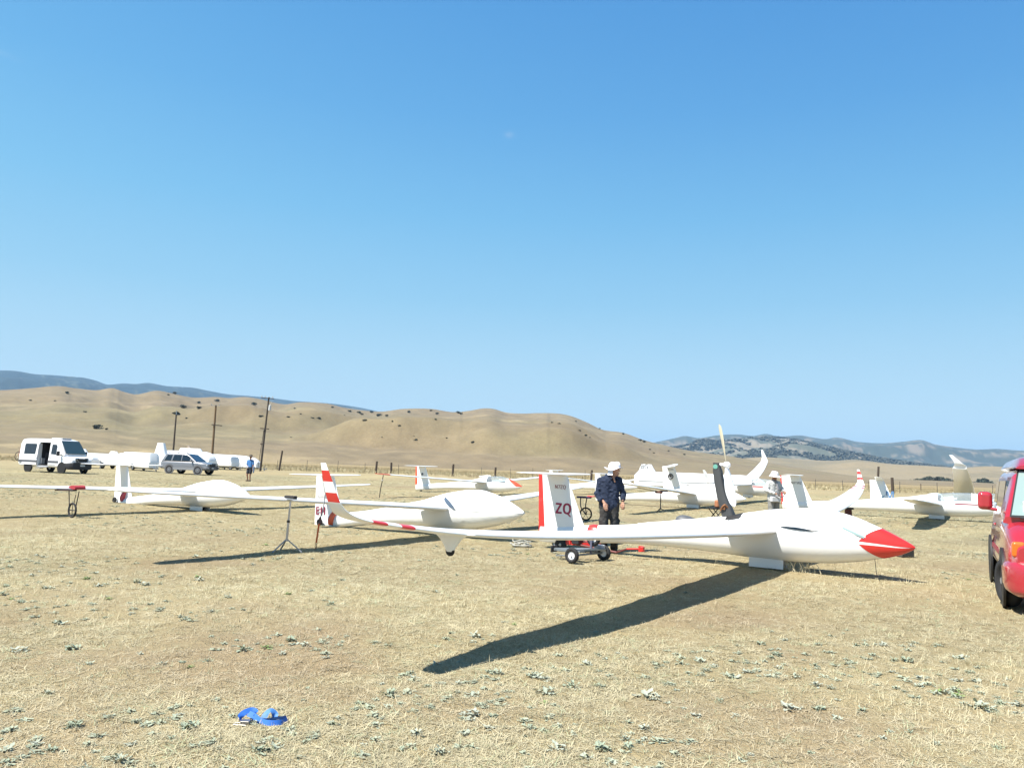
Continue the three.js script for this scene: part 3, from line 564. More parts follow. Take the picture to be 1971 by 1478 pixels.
// white van with its sliding door open
{
  const at = [-33.7, -58.3], v = thing('camper_van', 'white high camper van with its sliding door open and a bicycle behind', 'van', G(...at), -deg(20));
  const paint = mat(.80, .80, .82, .3, { clearcoat: .6 });
  const P = table([[-2.95, .52, 2.20, .93, .80], [-2.86, .42, 2.38, .98, .82], [-2.3, .38, 2.46, .995, .84], [.9, .38, 2.46, .995, .84], [1.25, .38, 2.40, .995, .83]]);
  const zs = (x, y) => { const [, a, b, w, wt] = P(x); return lerp(w, wt, (y - a) / (b - a)); };
  const ring = x => { const [, a, b, w, wt] = P(x); return sring(x, a, b, w, .2, 40, wt); };
  const open = x => { const r = ring(x); return r.slice(7).concat(r.slice(0, 0)).concat(r.slice(33).length ? r.slice(33, 33) : []); };
  const D0 = -.78, D1 = .42;
  v.scale.x = .9;
  mesh('body', merge([
    skin(seq(-2.95, D0, 16).map(ring), { crease: .6 }), skin(seq(D1, 1.25, 8).map(ring), { crease: .6 }),
    skin(seq(D0, D1, 6).map(x => ring(x).filter(([, y, z]) => !(z > .5 && y > .55 && y < 2.16))), { closed: false, crease: .6 }),
    skin([[1.25, 1.30, 2.40, .995, .83], [1.5, 1.29, 2.22, .99, .84], [1.8, 1.27, 1.82, .985, .88], [2.12, 1.24, 1.36, .97, .93]].map(([x, a, b, w, wt]) => sring(x, a, b, w, .2, 40, wt)), { crease: .6 }),
    skin([[1.25, .38, 1.30, .995], [2.0, .38, 1.28, .99], [2.45, .40, 1.20, .97], [2.72, .42, 1.10, .92], [2.86, .5, .98, .84]].map(([x, a, b, w]) => sring(x, a, b, w, .24, 40, w * .97)), { crease: .6 })]), paint, v);
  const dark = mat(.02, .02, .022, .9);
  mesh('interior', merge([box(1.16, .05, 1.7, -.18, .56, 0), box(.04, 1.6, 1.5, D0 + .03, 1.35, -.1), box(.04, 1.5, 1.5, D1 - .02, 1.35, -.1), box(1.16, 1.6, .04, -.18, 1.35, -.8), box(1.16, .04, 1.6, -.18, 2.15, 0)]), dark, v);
  mesh('bench_seat', merge([box(.5, .35, 1.0, -.5, .78, -.1, .05), box(.14, .6, 1.0, -.68, 1.15, -.1, .05)]), mat(.07, .07, .08, .9), v);
  mesh('grey_locker', box(.18, .42, .3, -.66, .82, .62, .02), mat(.35, .36, .38, .6), v);
  const sd = mesh('sliding_door', plate([[-2.40, .55], [-.80, .55], [-.78, 2.08], [-.88, 2.20], [-2.36, 2.20], [-2.44, 2.0]], zs, 1, .05), paint, v);
  mesh('window', plate([[-2.30, 1.32], [-1.04, 1.32], [-.98, 2.02], [-1.06, 2.08], [-2.22, 2.08], [-2.30, 2.0]], zs, 1, .062), darkGlass, sd);
  mesh('handle', box(.14, .04, .04, -.90, 1.16, 1.07, .01), darkSteel, sd);
  const fd = mesh('front_door', plate([[.48, .60], [1.50, .60], [1.62, 1.28], [1.22, 2.16], [.52, 2.16]], (x, y) => zs(Math.min(x, 1.25), y), 1, .004), paint, v);
  mesh('window', plate([[.62, 1.36], [1.54, 1.30], [1.36, 1.78], [1.08, 2.06], [.66, 2.06]], (x, y) => zs(Math.min(x, 1.25), y), 1, .014), darkGlass, fd);
  mesh('handle', box(.14, .04, .04, .60, 1.16, 1.02, .01), darkSteel, fd);
  mesh('windscreen', quad([1.36, 2.32, -.76], [1.36, 2.32, .76], [2.14, 1.385, .86], [2.14, 1.385, -.86]).translate(.05, .03, 0), mat(.05, .085, .085, .05, { clearcoat: 1 }), v);
  mesh('trim_strip', merge([plate([[-2.84, .72], [-.80, .72], [-.80, .88], [-2.84, .88]], zs, 1, .062), plate([[.42, .72], [1.55, .72], [1.55, .88], [.42, .88]], zs, 1, .02)]), mat(.09, .095, .11, .7), v);
  mesh('sill', merge([box(1.2, .05, .2, -.18, .40, .92, .01), box(.5, .05, .30, -.30, .32, 1.08, .01)]), alu, v);
  mesh('bumper', skin([[2.10, .30, .80, 1.0], [2.5, .28, .80, .99], [2.80, .28, .82, .93], [2.96, .32, .80, .80]].map(([x, a, b, w]) => sring(x, a, b, w, .3, 28)), { crease: .6 }), mat(.025, .026, .03, .7), v);
  const gr = mesh('grille', box(.05, .26, 1.0, 2.88, .97, 0, .02), black, v);
  mesh('chrome_strip', tube([[2.93, 1.08, -.5], [2.95, .84, -.34], [2.96, .82, 0], [2.95, .84, .34], [2.93, 1.08, .5]], .018, 24, 6), alu, gr);
  for (const s of [1, -1]) { mesh('headlight', box(.10, .24, .34, 2.76, 1.02, s * .70, .04).rotateY(s * .10), lampGlass, v); mesh('mirror', box(.12, .34, .22, 1.72, 1.42, s * 1.17, .04), black, v); }
  mesh('licence_plate', box(.02, .12, .40, 2.97, .58, 0), mat(.6, .6, .58, .5), v);
  mesh('roof_unit', box(1.2, .10, .8, .55, 2.50, .1, .04), mat(.55, .55, .57, .5), v);
  for (const [x, z] of [[1.95, .88], [1.95, -.88], [-1.75, .88], [-1.75, -.88]]) carWheel(v, x, z, .35, .23, alu);
  for (const x of [1.95, -1.75]) for (const s of [1, -1]) mesh('wheel_arch', new THREE.CylinderGeometry(.43, .43, .03, 24).rotateX(Math.PI / 2).translate(x, .38, s * .982), black, v);
  // bicycle hung crosswise on the back
  const f = [Math.cos(deg(20)), Math.sin(deg(20))], rr = [-f[1], f[0]];
  const b = thing('bicycle', 'bicycle hung on the back of the white camper van', 'bicycle', G(at[0] - 3.22 * f[0] + .1 * rr[0], at[1] - 3.22 * f[1] + .1 * rr[1], .78), -deg(20 + 90 - 12));
  for (const x of [.52, -.52]) { const w = mesh('wheel', new THREE.TorusGeometry(.32, .022, 8, 36), rubber, b); w.position.set(x, .33, 0); mesh('spokes', merge(Array.from({ length: 14 }, (_, i) => bar([0, 0, 0], [.31 * Math.cos(i * .4488), .31 * Math.sin(i * .4488), 0], .003))), alu, w); }
  mesh('frame', merge([[[-.52, .33], [-.08, .30]], [[-.52, .33], [-.18, .78]], [[-.08, .30], [-.22, .88]], [[-.08, .30], [.38, .78]], [[-.2, .80], [.36, .84]], [[.52, .33], [.36, .95]]].map(([p, q]) => bar([...p, 0], [...q, 0], .018))), mat(.45, .12, .10, .4), b);
  mesh('handlebar', merge([bar([.36, .97, -.24], [.36, .97, .24], .014), bar([.36, .97, 0], [.36, .9, 0], .016)]), black, b); mesh('saddle', box(.24, .05, .12, -.24, .91, 0, .02), black, b);
  mesh('rack', merge([bar([-.1, .25, -.05], [-.1, .9, -.28], .016), bar([.2, .25, -.05], [.2, .9, -.28], .016), bar([-.1, .25, -.05], [.2, .25, -.05], .016)]), darkSteel, v).applyMatrix4(new THREE.Matrix4().makeRotationY(Math.PI / 2).setPosition(-3.1, .6, 0));
}
// silver off-roader
{
  const v = thing('off_road_car', 'silver four-door off-road car with roof rails and bull bar', 'car', G(-27.9, -68.5), -deg(11));
  const paint = mat(.27, .275, .295, .3, { metalness: .35, clearcoat: .6 }), clad = mat(.14, .145, .16, .6);
  mesh('body', skin([[-2.28, .55, .98, .80], [-2.2, .42, 1.10, .86], [-1.6, .36, 1.13, .90], [.9, .36, 1.12, .90], [1.3, .36, 1.10, .90], [2.0, .40, 1.02, .86], [2.2, .46, .92, .80]].map(([x, a, b, w]) => sring(x, a, b, w, .3, 32, w * .95)), { crease: .6 }), paint, v);
  const C = table([[-2.18, 1.05, 1.12, .82, .80], [-1.95, 1.05, 1.70, .84, .66], [-1.6, 1.05, 1.77, .85, .66], [-.2, 1.05, 1.78, .86, .67], [.25, 1.05, 1.70, .86, .67], [.75, 1.05, 1.38, .86, .74], [1.12, 1.05, 1.10, .86, .84]]);
  mesh('cabin', skin(seq(-2.18, 1.12, 24).map(x => { const [, a, b, w, wt] = C(x); return sring(x, a, b, w, .22, 32, wt); }), { crease: .6 }), paint, v);
  const zs = (x, y) => { const [, a, b, w, wt] = C(x); return lerp(w, wt, Math.min(1, (y - a) / (b - a))); };
  for (const s of [1, -1]) {
    for (const w of [[[-1.92, 1.16], [-1.30, 1.16], [-1.24, 1.64], [-1.70, 1.64]], [[-1.16, 1.16], [-.34, 1.16], [-.34, 1.66], [-1.06, 1.65]], [[-.24, 1.16], [.74, 1.16], [.34, 1.56], [.12, 1.65], [-.24, 1.66]]]) mesh('window', plate(w, zs, s, .012), darkGlass, v);
    mesh('roof_rail', merge([tube([[-1.7, 1.79, s * .58], [-1.4, 1.85, s * .60], [0, 1.85, s * .60], [.2, 1.75, s * .6]], .018, 20, 6)]), darkSteel, v);
    mesh('cladding', merge([plate([[-1.0, .38], [1.0, .38], [1.0, .58], [-1.0, .58]], () => .895, s, .01)]), mat(.36, .37, .40, .4, { metalness: .4 }), v);
    mesh('headlight', box(.10, .14, .34, 2.14, .84, s * .62, .03), lampGlass, v);
    mesh('mirror', box(.12, .16, .20, .72, 1.20, s * .98, .04), paint, v);
    for (const x of [1.36, -1.36]) { mesh('wheel_arch', new THREE.CylinderGeometry(.45, .45, .02, 24).rotateX(Math.PI / 2).translate(x, .42, s * .895), clad, v); carWheel(v, x, s * .81, .385, .25, alu); }
  }
  mesh('windscreen', quad([.26, 1.70, -.62], [.26, 1.70, .62], [1.02, 1.15, .76], [1.02, 1.15, -.76]).translate(.04, .02, 0), darkGlass, v);
  mesh('bumper', merge([skin([[1.95, .40, .70, .90], [2.15, .40, .70, .88], [2.34, .44, .66, .76]].map(([x, a, b, w]) => sring(x, a, b, w, .35, 24)), { crease: .6 }), skin([[-2.1, .42, .70, .88], [-2.38, .46, .66, .78]].map(([x, a, b, w]) => sring(x, a, b, w, .35, 24)), { crease: .6 })]), clad, v);
  mesh('grille', box(.06, .22, .86, 2.20, .83, 0, .02), black, v);
  mesh('bull_bar', merge([tube([[2.34, .5, -.5], [2.42, .95, -.46], [2.42, .98, 0], [2.42, .95, .46], [2.34, .5, .5]], .03, 24, 7), bar([2.40, .72, -.48], [2.40, .72, .48], .025)]), black, v);
  mesh('licence_plate', box(.02, .10, .28, 2.37, .58, .2), mat(.6, .6, .6, .5), v);
  mesh('roof_rack', merge([-1.2, -.35, .02].map(x => bar([x, 1.87, -.62], [x, 1.87, .62], .02))), black, v);
}
// red van at the right edge
{
  const v = thing('red_van', 'red pop-top van facing the camera at the right edge', 'van', G(8.12, -11.40), -deg(119));
  const paint = mat(.44, .026, .040, .22, { clearcoat: 1, clearcoatRoughness: .06 });
  const P = table([[-2.38, .55, 1.70, .80, .66], [-2.28, .40, 1.80, .90, .70], [-1.6, .34, 1.83, .92, .72], [.3, .34, 1.83, .92, .72], [.95, .34, 1.78, .92, .71]]);
  mesh('body', merge([skin(seq(-2.38, .95, 20).map(x => { const [, a, b, w, wt] = P(x); return sring(x, a, b, w, .22, 40, wt); }), { crease: .7 }),
    skin([[.95, 1.10, 1.78, .92, .71], [1.15, 1.10, 1.66, .92, .73], [1.45, 1.10, 1.40, .91, .80], [1.70, 1.08, 1.18, .90, .86]].map(([x, a, b, w, wt]) => sring(x, a, b, w, .22, 40, wt)), { crease: .7 }),
    skin([[.95, .34, 1.16, .92], [1.68, .34, 1.14, .915], [1.95, .36, 1.06, .90], [2.18, .40, .95, .86], [2.30, .50, .84, .80]].map(([x, a, b, w]) => sring(x, a, b, w, .26, 40, w * .96)), { crease: .7 })]), paint, v);
  const zs = (x, y) => { const [, a, b, w, wt] = P(Math.min(x, .95)); return lerp(w, wt, Math.min(1, Math.max(0, (y - a) / (b - a)))); };
  mesh('windscreen_seal', quad([.93, 1.79, -.66], [.93, 1.79, .66], [1.73, 1.16, .82], [1.73, 1.16, -.82]).translate(.03, .012, 0), black, v);
  const ws = mesh('windscreen', quad([.955, 1.765, -.645], [.955, 1.765, .645], [1.69, 1.18, .795], [1.69, 1.18, -.795]).translate(.045, .018, 0), mat(.30, .40, .38, .08, { clearcoat: 1 }), v);
  mesh('sun_shield', sheet(14, 10, (a, b) => [lerp(1.03, 1.62, b) + .058 + .002 * Math.sin(a * 60 + b * 7), lerp(1.70, 1.235, b) + .022, lerp(-.5, .42, a)]), mat(.55, .66, .70, .25, { metalness: .5, clearcoat: .5 }), v, 'silvery crinkled sun shield behind the windscreen');
  mesh('paper_pad', box(.10, .16, .16, 1.62, 1.30, .58, .01), mat(.72, .74, .66, .7), v);
  mesh('wiper', bar([1.76, 1.165, .70], [1.70, 1.20, -.1], .012), black, v);
  for (const s of [1, -1]) {
    const fd = mesh('front_door', plate([[.35, .50], [1.15, .62], [1.34, 1.14], [.98, 1.70], [.37, 1.70]], zs, s, -.002), paint, v);
    mesh('window', plate([[.42, 1.18], [1.30, 1.16], [1.00, 1.56], [.86, 1.64], [.42, 1.65]], zs, s, .008), glassTint, fd);
    for (const w of [[[-1.05, 1.18], [.28, 1.18], [.28, 1.65], [-1.05, 1.65]], [[-2.1, 1.18], [-1.15, 1.18], [-1.15, 1.64], [-2.02, 1.64]]]) mesh('side_window', plate(w, zs, s, .008), glassTint, v);
    mesh('door_handle', box(.16, .035, .03, .46, 1.02, s * .925, .01), paint, v);
    mesh('side_moulding', plate([[-2.1, .60], [1.1, .60], [1.1, .66], [-2.1, .66]], zs, s, .006), mat(.30, .02, .03, .5), v);
    const m = mesh('mirror', box(.15, .25, .18, 1.14, 1.36, s * 1.065, .06), paint, v); mesh('glass', box(.01, .18, .13, 1.062, 1.36, s * 1.065), alu, m); mesh('arm', bar([1.18, 1.24, s * .92], [1.17, 1.26, s * 1.05], .022), paint, m);
    mesh('headlight', box(.14, .20, .40, 2.225, .79, s * .50, .04), lampGlass, v);
    mesh('turn_signal', box(.16, .20, .15, 2.195, .79, s * .765, .04), amber, v);
    for (const x of [1.52, -1.40]) { mesh('wheel_arch', new THREE.CylinderGeometry(.40, .40, .03, 28).rotateX(Math.PI / 2).translate(x, .36, s * .905), black, v); const w = wheelParts(v, 'wheel', [x, .325, s * (x > 0 ? .83 : .775)], .325, .215, mat(.40, .41, .42, .5, { metalness: .3 })); if (x > 0) w.rotation.y = .24; mesh('bolt_holes', merge(Array.from({ length: 6 }, (_, i) => new THREE.CylinderGeometry(.028, .028, .03, 10).rotateX(Math.PI / 2).translate(Math.cos(i * 1.047) * .125, Math.sin(i * 1.047) * .125, s * .055))), black, w); }
  }
  mesh('bumper', skin([[1.72, .22, .66, .925], [2.05, .20, .68, .92], [2.28, .19, .68, .86], [2.42, .22, .64, .72]].map(([x, a, b, w]) => sring(x, a, b, w, .34, 36)), { crease: .8 }), paint, v);
  mesh('bumper_intake', box(.06, .08, .9, 2.40, .34, 0, .03), black, v);
  for (const s of [1, -1]) mesh('fog_lamp_recess', box(.06, .09, .20, 2.37, .36, s * .58, .03), black, v);
  mesh('grille', box(.04, .12, .66, 2.28, .80, 0, .02), black, v);
  const pt = mesh('pop_top', skin([[-2.2, 1.82, 1.90, .68, .60], [-1.9, 1.82, 1.99, .72, .60], [.55, 1.82, 2.0, .72, .61], [.85, 1.82, 1.96, .71, .61], [1.06, 1.81, 1.86, .70, .64]].map(([x, a, b, w, wt]) => sring(x, a, b, w, .26, 32, wt)), { crease: .7 }), paint, v);
  const tx = mesh('lettering', text('WINNEBAGO', .052, font, .003), mat(.8, .8, .8, .5), pt); tx.rotation.y = Math.PI / 2; tx.rotation.order = 'YXZ'; tx.rotation.x = -.62; tx.position.set(.975, 1.895, .40);
}
// ---------------------------------------------------------------- glider trailers
function makeTrailer(label, at, heading, { L = 8.6, h = 1.25, w = 1.25, hump = null, nose = .9, tail = .4, dy = 0, group, letters, yb = .42, axle = 0 } = {}) {
  const t = thing('glider_trailer', label, 'trailer', G(at[0], at[1], dy), -deg(heading), group);
  const prof = table([[-L / 2, yb + h * .12, yb + h * .72, w * .42], [-L / 2 + tail * .4, yb + .02, yb + h * .93, w * .48], [-L / 2 + tail, yb, yb + h, w * .5], [L / 2 - nose * 1.6, yb, yb + h * .98, w * .5], [L / 2 - nose, yb, yb + h * .95, w * .5], [L / 2 - nose * .35, yb, yb + h * .80, w * .48], [L / 2, yb + .05, yb + h * .48, w * .42]]);
  mesh('box_body', skin(seq(-L / 2, L / 2, 36).map(x => { const [, a, b, ww] = prof(x); return seq(0, 27, 27).map(k => { const q = (k + .5) / 28 * 6.2832, c = Math.cos(q), s = Math.sin(q); const p = s > 0 ? .52 : .16; return [x, lerp(a, b, .35) + (s > 0 ? b - lerp(a, b, .35) : lerp(a, b, .35) - a) * Math.sign(s) * Math.pow(Math.abs(s), s > 0 ? .62 : .2), ww * Math.sign(c) * Math.pow(Math.abs(c), p)]; }); }), { crease: .7 }), white, t);
  mesh('lid_seam', merge([1, -1].map(s => beam([-L / 2 + .3, yb + h * .36, s * (w * .5 + .004)], [L / 2 - nose, yb + h * .36, s * (w * .5 + .004)], .02, .035))), mat(.30, .31, .34, .6), t);
  if (hump) { const [x0, x1, hh, ww = .34] = hump; mesh('fin_housing', skin(seq(0, 1, 8).map(q => { const y = yb + h * .8 + (hh + h * .2) * q, k = Math.pow(q, .8), a = lerp(x0 - .35, x0, k), b = lerp(x1 + .55, x1, k), z = lerp(ww, ww * .55, q); return seq(0, 19, 19).map(i => { const th = i / 20 * 6.2832, c = Math.cos(th), s = Math.sin(th); return [lerp(a, b, .5) + (b - a) / 2 * Math.sign(c) * Math.pow(Math.abs(c), .4), y, z / 1 * Math.sign(s) * Math.pow(Math.abs(s), .7)]; }); }), { crease: .7 }), white, t); }
  mesh('chassis', merge([beam([-L / 2 + .6, yb - .04, .3], [L / 2 - .2, yb - .04, .3], .08, .10), beam([-L / 2 + .6, yb - .04, -.3], [L / 2 - .2, yb - .04, -.3], .08, .10), beam([L / 2 - .3, yb - .05, 0], [L / 2 + 1.2, yb - .02, 0], .09, .10)]), steel, t);
  for (const s of [1, -1]) { wheelParts(t, 'wheel', [axle, .31, s * (w * .5 - .04)], .31, .19, steel); mesh('mudguard', skin(seq(0, Math.PI, 12).map(a => [[axle + Math.cos(a) * .38, .31 + Math.sin(a) * .36, s * (w * .5 - .15)], [axle + Math.cos(a) * .38, .31 + Math.sin(a) * .36, s * (w * .5 + .09)]]), { closed: false, crease: 0 }), greyPaint, t); }
  const j = mesh('jockey_wheel', merge([bar([L / 2 + .85, .14, .06], [L / 2 + .85, .75, .06], .03)]), steel, t); wheelParts(j, 'caster', [L / 2 + .85, .12, .06], .12, .07, steel);
  if (letters) { const [str, size, x, y] = letters, m = mesh('letters', text(str, size, fontR, .004), mat(.10, .10, .11, .6), t); m.position.set(x, y, .305); m.rotation.x = -.12; }
  return t;
}
const TG = 'glider trailers parked beyond the field';
{
  const T = (label, ux, d, heading, o) => { const a = deg(heading), L = o.L ?? 8.6, X = (ux - 985.5) / 1500 * d; return makeTrailer(label, [X - Math.cos(a) * L / 2, -d - Math.sin(a) * L / 2], heading, { group: TG, ...o }); };
  T('white glider trailer nearest the camper van\'s front, low hump on its roof', 194, 77.5, 24, { h: 1.1, hump: [1.4, 2.6, .38, .42] });
  T('white glider trailer with a small roof hump, seen behind the left glider\'s tailplane', 277, 77, 24, { h: 1.08, hump: [.4, 1.0, .26, .34] });
  T('white glider trailer showing its grey arched end left of the silver car', 306, 72, 47, { L: 8.2, h: 1.42, w: 1.05, nose: .12, yb: .30 });
  T('white glider trailer with a tall tapered fin housing behind the silver car', 352, 84, 18, { L: 8.0, h: 1.2, hump: [1.2, 2.0, 1.25, .42] });
  T('tall white glider trailer rising right behind the silver car', 418, 92, 30, { L: 8.4, h: 1.75, w: 1.5, nose: 1.2, hump: [-1.6, 1.8, .32, .6] });
  T('white glider trailer whose grey end stands between two taller trailers', 434, 100, 32, { L: 7.6, h: 1.5, w: 1.4, nose: 1.5 });
  T('low white glider trailer with a boxy grey end left of the man in blue', 462, 98, 26, { L: 7.6, h: 1.28, w: 1.6, nose: .15 });
  T('white glider trailer with a rounded pale nose behind the man in blue', 507, 101, 14, { L: 7.2, h: 1.6, w: 1.6, nose: 2.2, yb: .30 });
  makeTrailer('long white glider trailer with BG on its fin housing', [15.7, -64.5], 6, { L: 10.6, h: 1.22, w: 1.3, hump: [-4.75, -3.9, .60, .40], letters: ['BG', .36, -4.85, 1.87], nose: 1.4, axle: -1.0 });
}
// ---------------------------------------------------------------- utility poles, windsock, fence
{
  const wood = mat(.17, .105, .055, .9), woodD = mat(.07, .055, .045, .9);
  const pole = (ux, d, h, r, lean, m, label, parts) => { const X = (ux - 985.5) / 1500 * d, t = thing('utility_pole', label, 'utility pole', G(X, -d)); t.rotation.z = lean; mesh('post', new THREE.CylinderGeometry(r * .7, r, h, 12).translate(0, h / 2, 0), m, t); parts(t, h); return t; };
  pole(341, 118, 7.7, .15, .0, woodD, 'shortest weathered utility pole, without a crossarm, farthest left', (t, h) => { mesh('pole_top', new THREE.CylinderGeometry(.05, .07, .7, 8).translate(0, h + .3, 0), steel, t); });
  pole(416, 112, 9.0, .18, .0, wood, 'brown utility pole with one tilted crossarm, the middle of three', (t, h) => { mesh('crossarm', box(1.5, .14, .12, 0, h - 2.9, .2).rotateZ(-.07), woodD, t); mesh('top_arm', box(1.35, .07, .08, 0, h - .08, .15), mat(.3, .3, .3, .7), t); for (const x of [-.6, .6]) mesh('insulator', new THREE.CylinderGeometry(.05, .06, .18, 8).translate(x, h + .05, .15), mat(.3, .3, .32, .3), t); });
  pole(510, 98, 9.3, .14, -.05, woodD, 'tallest utility pole with a white transformer near its top', (t, h) => { mesh('crossarm', box(1.1, .12, .12, 0, h - 4.0, .18), woodD, t); mesh('top_arm', box(1.6, .10, .10, -.1, h - .15, .15), woodD, t); for (const x of [-.85, -.4, .5]) mesh('insulator', new THREE.CylinderGeometry(.05, .06, .2, 8).translate(x, h + .02, .15), mat(.5, .5, .5, .3), t); mesh('transformer', merge([new THREE.CylinderGeometry(.17, .17, .62, 14).translate(.30, h - 1.35, .1), new THREE.SphereGeometry(.17, 12, 6).scale(1, .3, 1).translate(.30, h - 1.04, .1), bar([.3, h - 1.0, .1], [.42, h - .6, .1], .02)]), mat(.6, .61, .62, .4), t); mesh('conduit', bar([-.30, .2, .1], [-.12, h * .55, .1], .035), woodD, t); mesh('guy_bracket', box(.30, .10, .10, -.2, h * .36, .1), woodD, t); });
  const ws = thing('windsock', 'white and orange windsock hanging limp on a thin mast', 'windsock', G(-46.6, -113)); mesh('mast', new THREE.CylinderGeometry(.03, .04, 3.0, 8).translate(0, 1.5, 0), steel, ws);
  mesh('sock', skin(seq(0, 1, 10).map(q => seq(0, 11, 11).map(k => { const a = k / 12 * 6.2832, r = lerp(.28, .12, q); return [.1 + q * .9 + Math.cos(a) * r * .6, 2.9 - q * 1.05 + Math.cos(a) * r * .5, Math.sin(a) * r]; }))), mat(.80, .62, .48, .9), ws);
}
{
  const f = thing('wire_fence', 'long wire fence of thin metal stakes and a few wooden posts behind the gliders', 'fence', [0, 0, 0]);
  const stake = mat(.09, .085, .075, .8), old = mat(.075, .055, .042, .95);
  const P = [];                                     // fence line as ground points, left to right
  const line = x => x < -20 ? -112 - (x + 20) * .12 : x < 30 ? -114 + (x + 20) * .10 : -109 + (x - 30) * .16;
  const q = mulberry(5);
  for (let x = -52; x < 120; x += 3.1 + q() * 1.6) P.push(x);
  for (const x of P) { const z = line(x), h = 1.35 + q() * .25; const m = mesh('metal_stake', new THREE.BoxGeometry(.05, h, .05).translate(0, h / 2, 0), stake, f); m.position.set(x, gh(x, z), z); m.rotation.z = (q() - .5) * .08; }
  for (const [u, d, h, r, l] of [[546, 108, 2.75, .14, -.10], [731, 112, 1.75, .17, -.05], [760, 118, 1.65, .18, .0], [878, 112, 1.75, .16, -.04], [959, 111, 1.5, .16, -.05], [1143, 108, 1.6, .17, -.06], [1691, 78, 2.95, .12, -.06], [1721, 94, 1.95, .19, .03], [1775, 120, 1.3, .06, 0]]) {
    const m = mesh('wooden_post', new THREE.CylinderGeometry(r * .85, r, h, 9).translate(0, h / 2, 0), old, f), X = (u - 985.5) / 1500 * d; m.position.set(X, gh(X, -d), -d); m.rotation.z = l;
  }
  for (const y of [.35, .62, .9, 1.18]) mesh('wire', tube(P.map(x => [x, y + .02 * Math.sin(x), line(x)]), .007, P.length * 2, 4), stake, f);
}
// ---------------------------------------------------------------- stands, dollies, straps
{
  // wheeled wing stand with red sleeve under the left glider's wing
  const t = thing('wing_dolly', 'one-wheeled wing dolly with red sleeve and two thin legs under the left glider\'s wing', 'wing dolly', G(-10.75, -19.5), -deg(33));
  const w = mesh('wheel', new THREE.TorusGeometry(.165, .024, 8, 32), rubber, t); w.position.set(0, .19, 0); mesh('spokes', merge([bar([-.15, 0, 0], [.15, 0, 0], .012), bar([0, -.15, 0], [0, .15, 0], .008)]), darkSteel, w); 
  mesh('leg', bar([-.02, .19, .06], [-.12, .66, .06], .012), darkSteel, t); mesh('leg', bar([.02, .19, -.06], [.16, .66, -.04], .012), darkSteel, t);
  mesh('rod', bar([.05, .38, 0], [.10, .58, .0], .008), black, t);
  mesh('sleeve', skin(seq(-.12, .14, 6).map(z => airfoilPts(0, 1, .2).map(([u, h]) => [.30 - u * .34, .745 + h * .46, z]))), mat(.42, .035, .05, .8), t);
  mesh('board', box(.86, .05, .10, -.18, .685, .1, .01).rotateZ(.03), mat(.05, .03, .03, .8), t, 'dark red board hanging behind the sleeve');
}
{
  // tripod wing stand under the middle glider's wing
  const t = thing('wing_stand', 'tall grey tripod stand with a padded top under the covered glider\'s wing', 'wing stand', G(-3.78, -13.62), -.5);
  mesh('pole', merge([bar([0, .18, 0], [.03, .9, 0], .016), bar([0, .18, 0], [.015, .55, 0], .021)]), alu, t); mesh('clamp_knob', box(.05, .04, .04, .03, .52, .02, .01), darkSteel, t);
  for (const a of [-.4, 1.7, 3.6]) mesh('leg', beam([Math.cos(a) * .28, .01, Math.sin(a) * .28], [0, .22, 0], .022, .014), greyPaint, t);
  mesh('pad', box(.24, .05, .09, .03, .935, 0, .02), mat(.03, .028, .028, .9), t); mesh('cradle', box(.22, .02, .1, .03, .905, 0), steel, t);
}
{
  const t = thing('tie_down_strap', 'orange tie-down strap hanging from a wing to a stake, left of the maroon letters', 'strap', G(-3.42, -14.25), 0);
  mesh('rope', tube([[.105, 1.0, 0], [.10, .95, 0], [.085, .72, .0], [.05, .58, 0]], .012, 20, 6), mat(.42, .42, .43, .9), t); mesh('ratchet', box(.045, .13, .04, .045, .53, 0, .012), mat(.12, .06, .06, .6), t);
  mesh('webbing', beam([.03, .47, 0], [.0, .13, 0], .012, .03), mat(.80, .16, .05, .8), t); mesh('chain', merge(Array.from({ length: 5 }, (_, i) => new THREE.TorusGeometry(.016, .005, 5, 10).rotateY(i % 2 * 1.57).translate(-.002 * i, .12 - .027 * i, 0))), mat(.25, .12, .08, .6, { metalness: .5 }), t);
}
{
  const t = thing('tie_down_line', 'thin dark rope from the orange wing tip down to the grass', 'rope', G(-5.75, -35.3)); mesh('rope', tube([[.12, 1.02, .1], [.08, .75, .06], [.02, .4, .02], [-.02, 0, 0]], .02, 20, 5), mat(.06, .05, .04, .9), t); mesh('knot', new THREE.SphereGeometry(.045, 8, 6).translate(.085, .78, .07), mat(.5, .48, .42, .9), t);
}
{
  // wing wheel seen between the tall fin and the man
  const t = thing('wing_dolly', 'black spoked one-wheel wing dolly with red and blue cradle, left of the standing man', 'wing dolly', G(2.42, -24.8), -deg(25));
  wheelParts(t, 'wheel', [.05, .21, 0], .21, .05, black, 'z', 6); mesh('leg', tube([[.05, .21, .05], [-.10, .42, .05], [-.12, .70, .04]], .018, 12, 6), darkSteel, t); mesh('leg', tube([[.05, .21, -.05], [.02, .45, -.05], [.06, .70, -.04]], .018, 12, 6), darkSteel, t);
  mesh('cradle', box(.46, .06, .16, -.02, .725, 0, .02), mat(.045, .03, .10, .6), t); mesh('strap', box(.22, .035, .17, .22, .765, 0, .01), red, t);
}
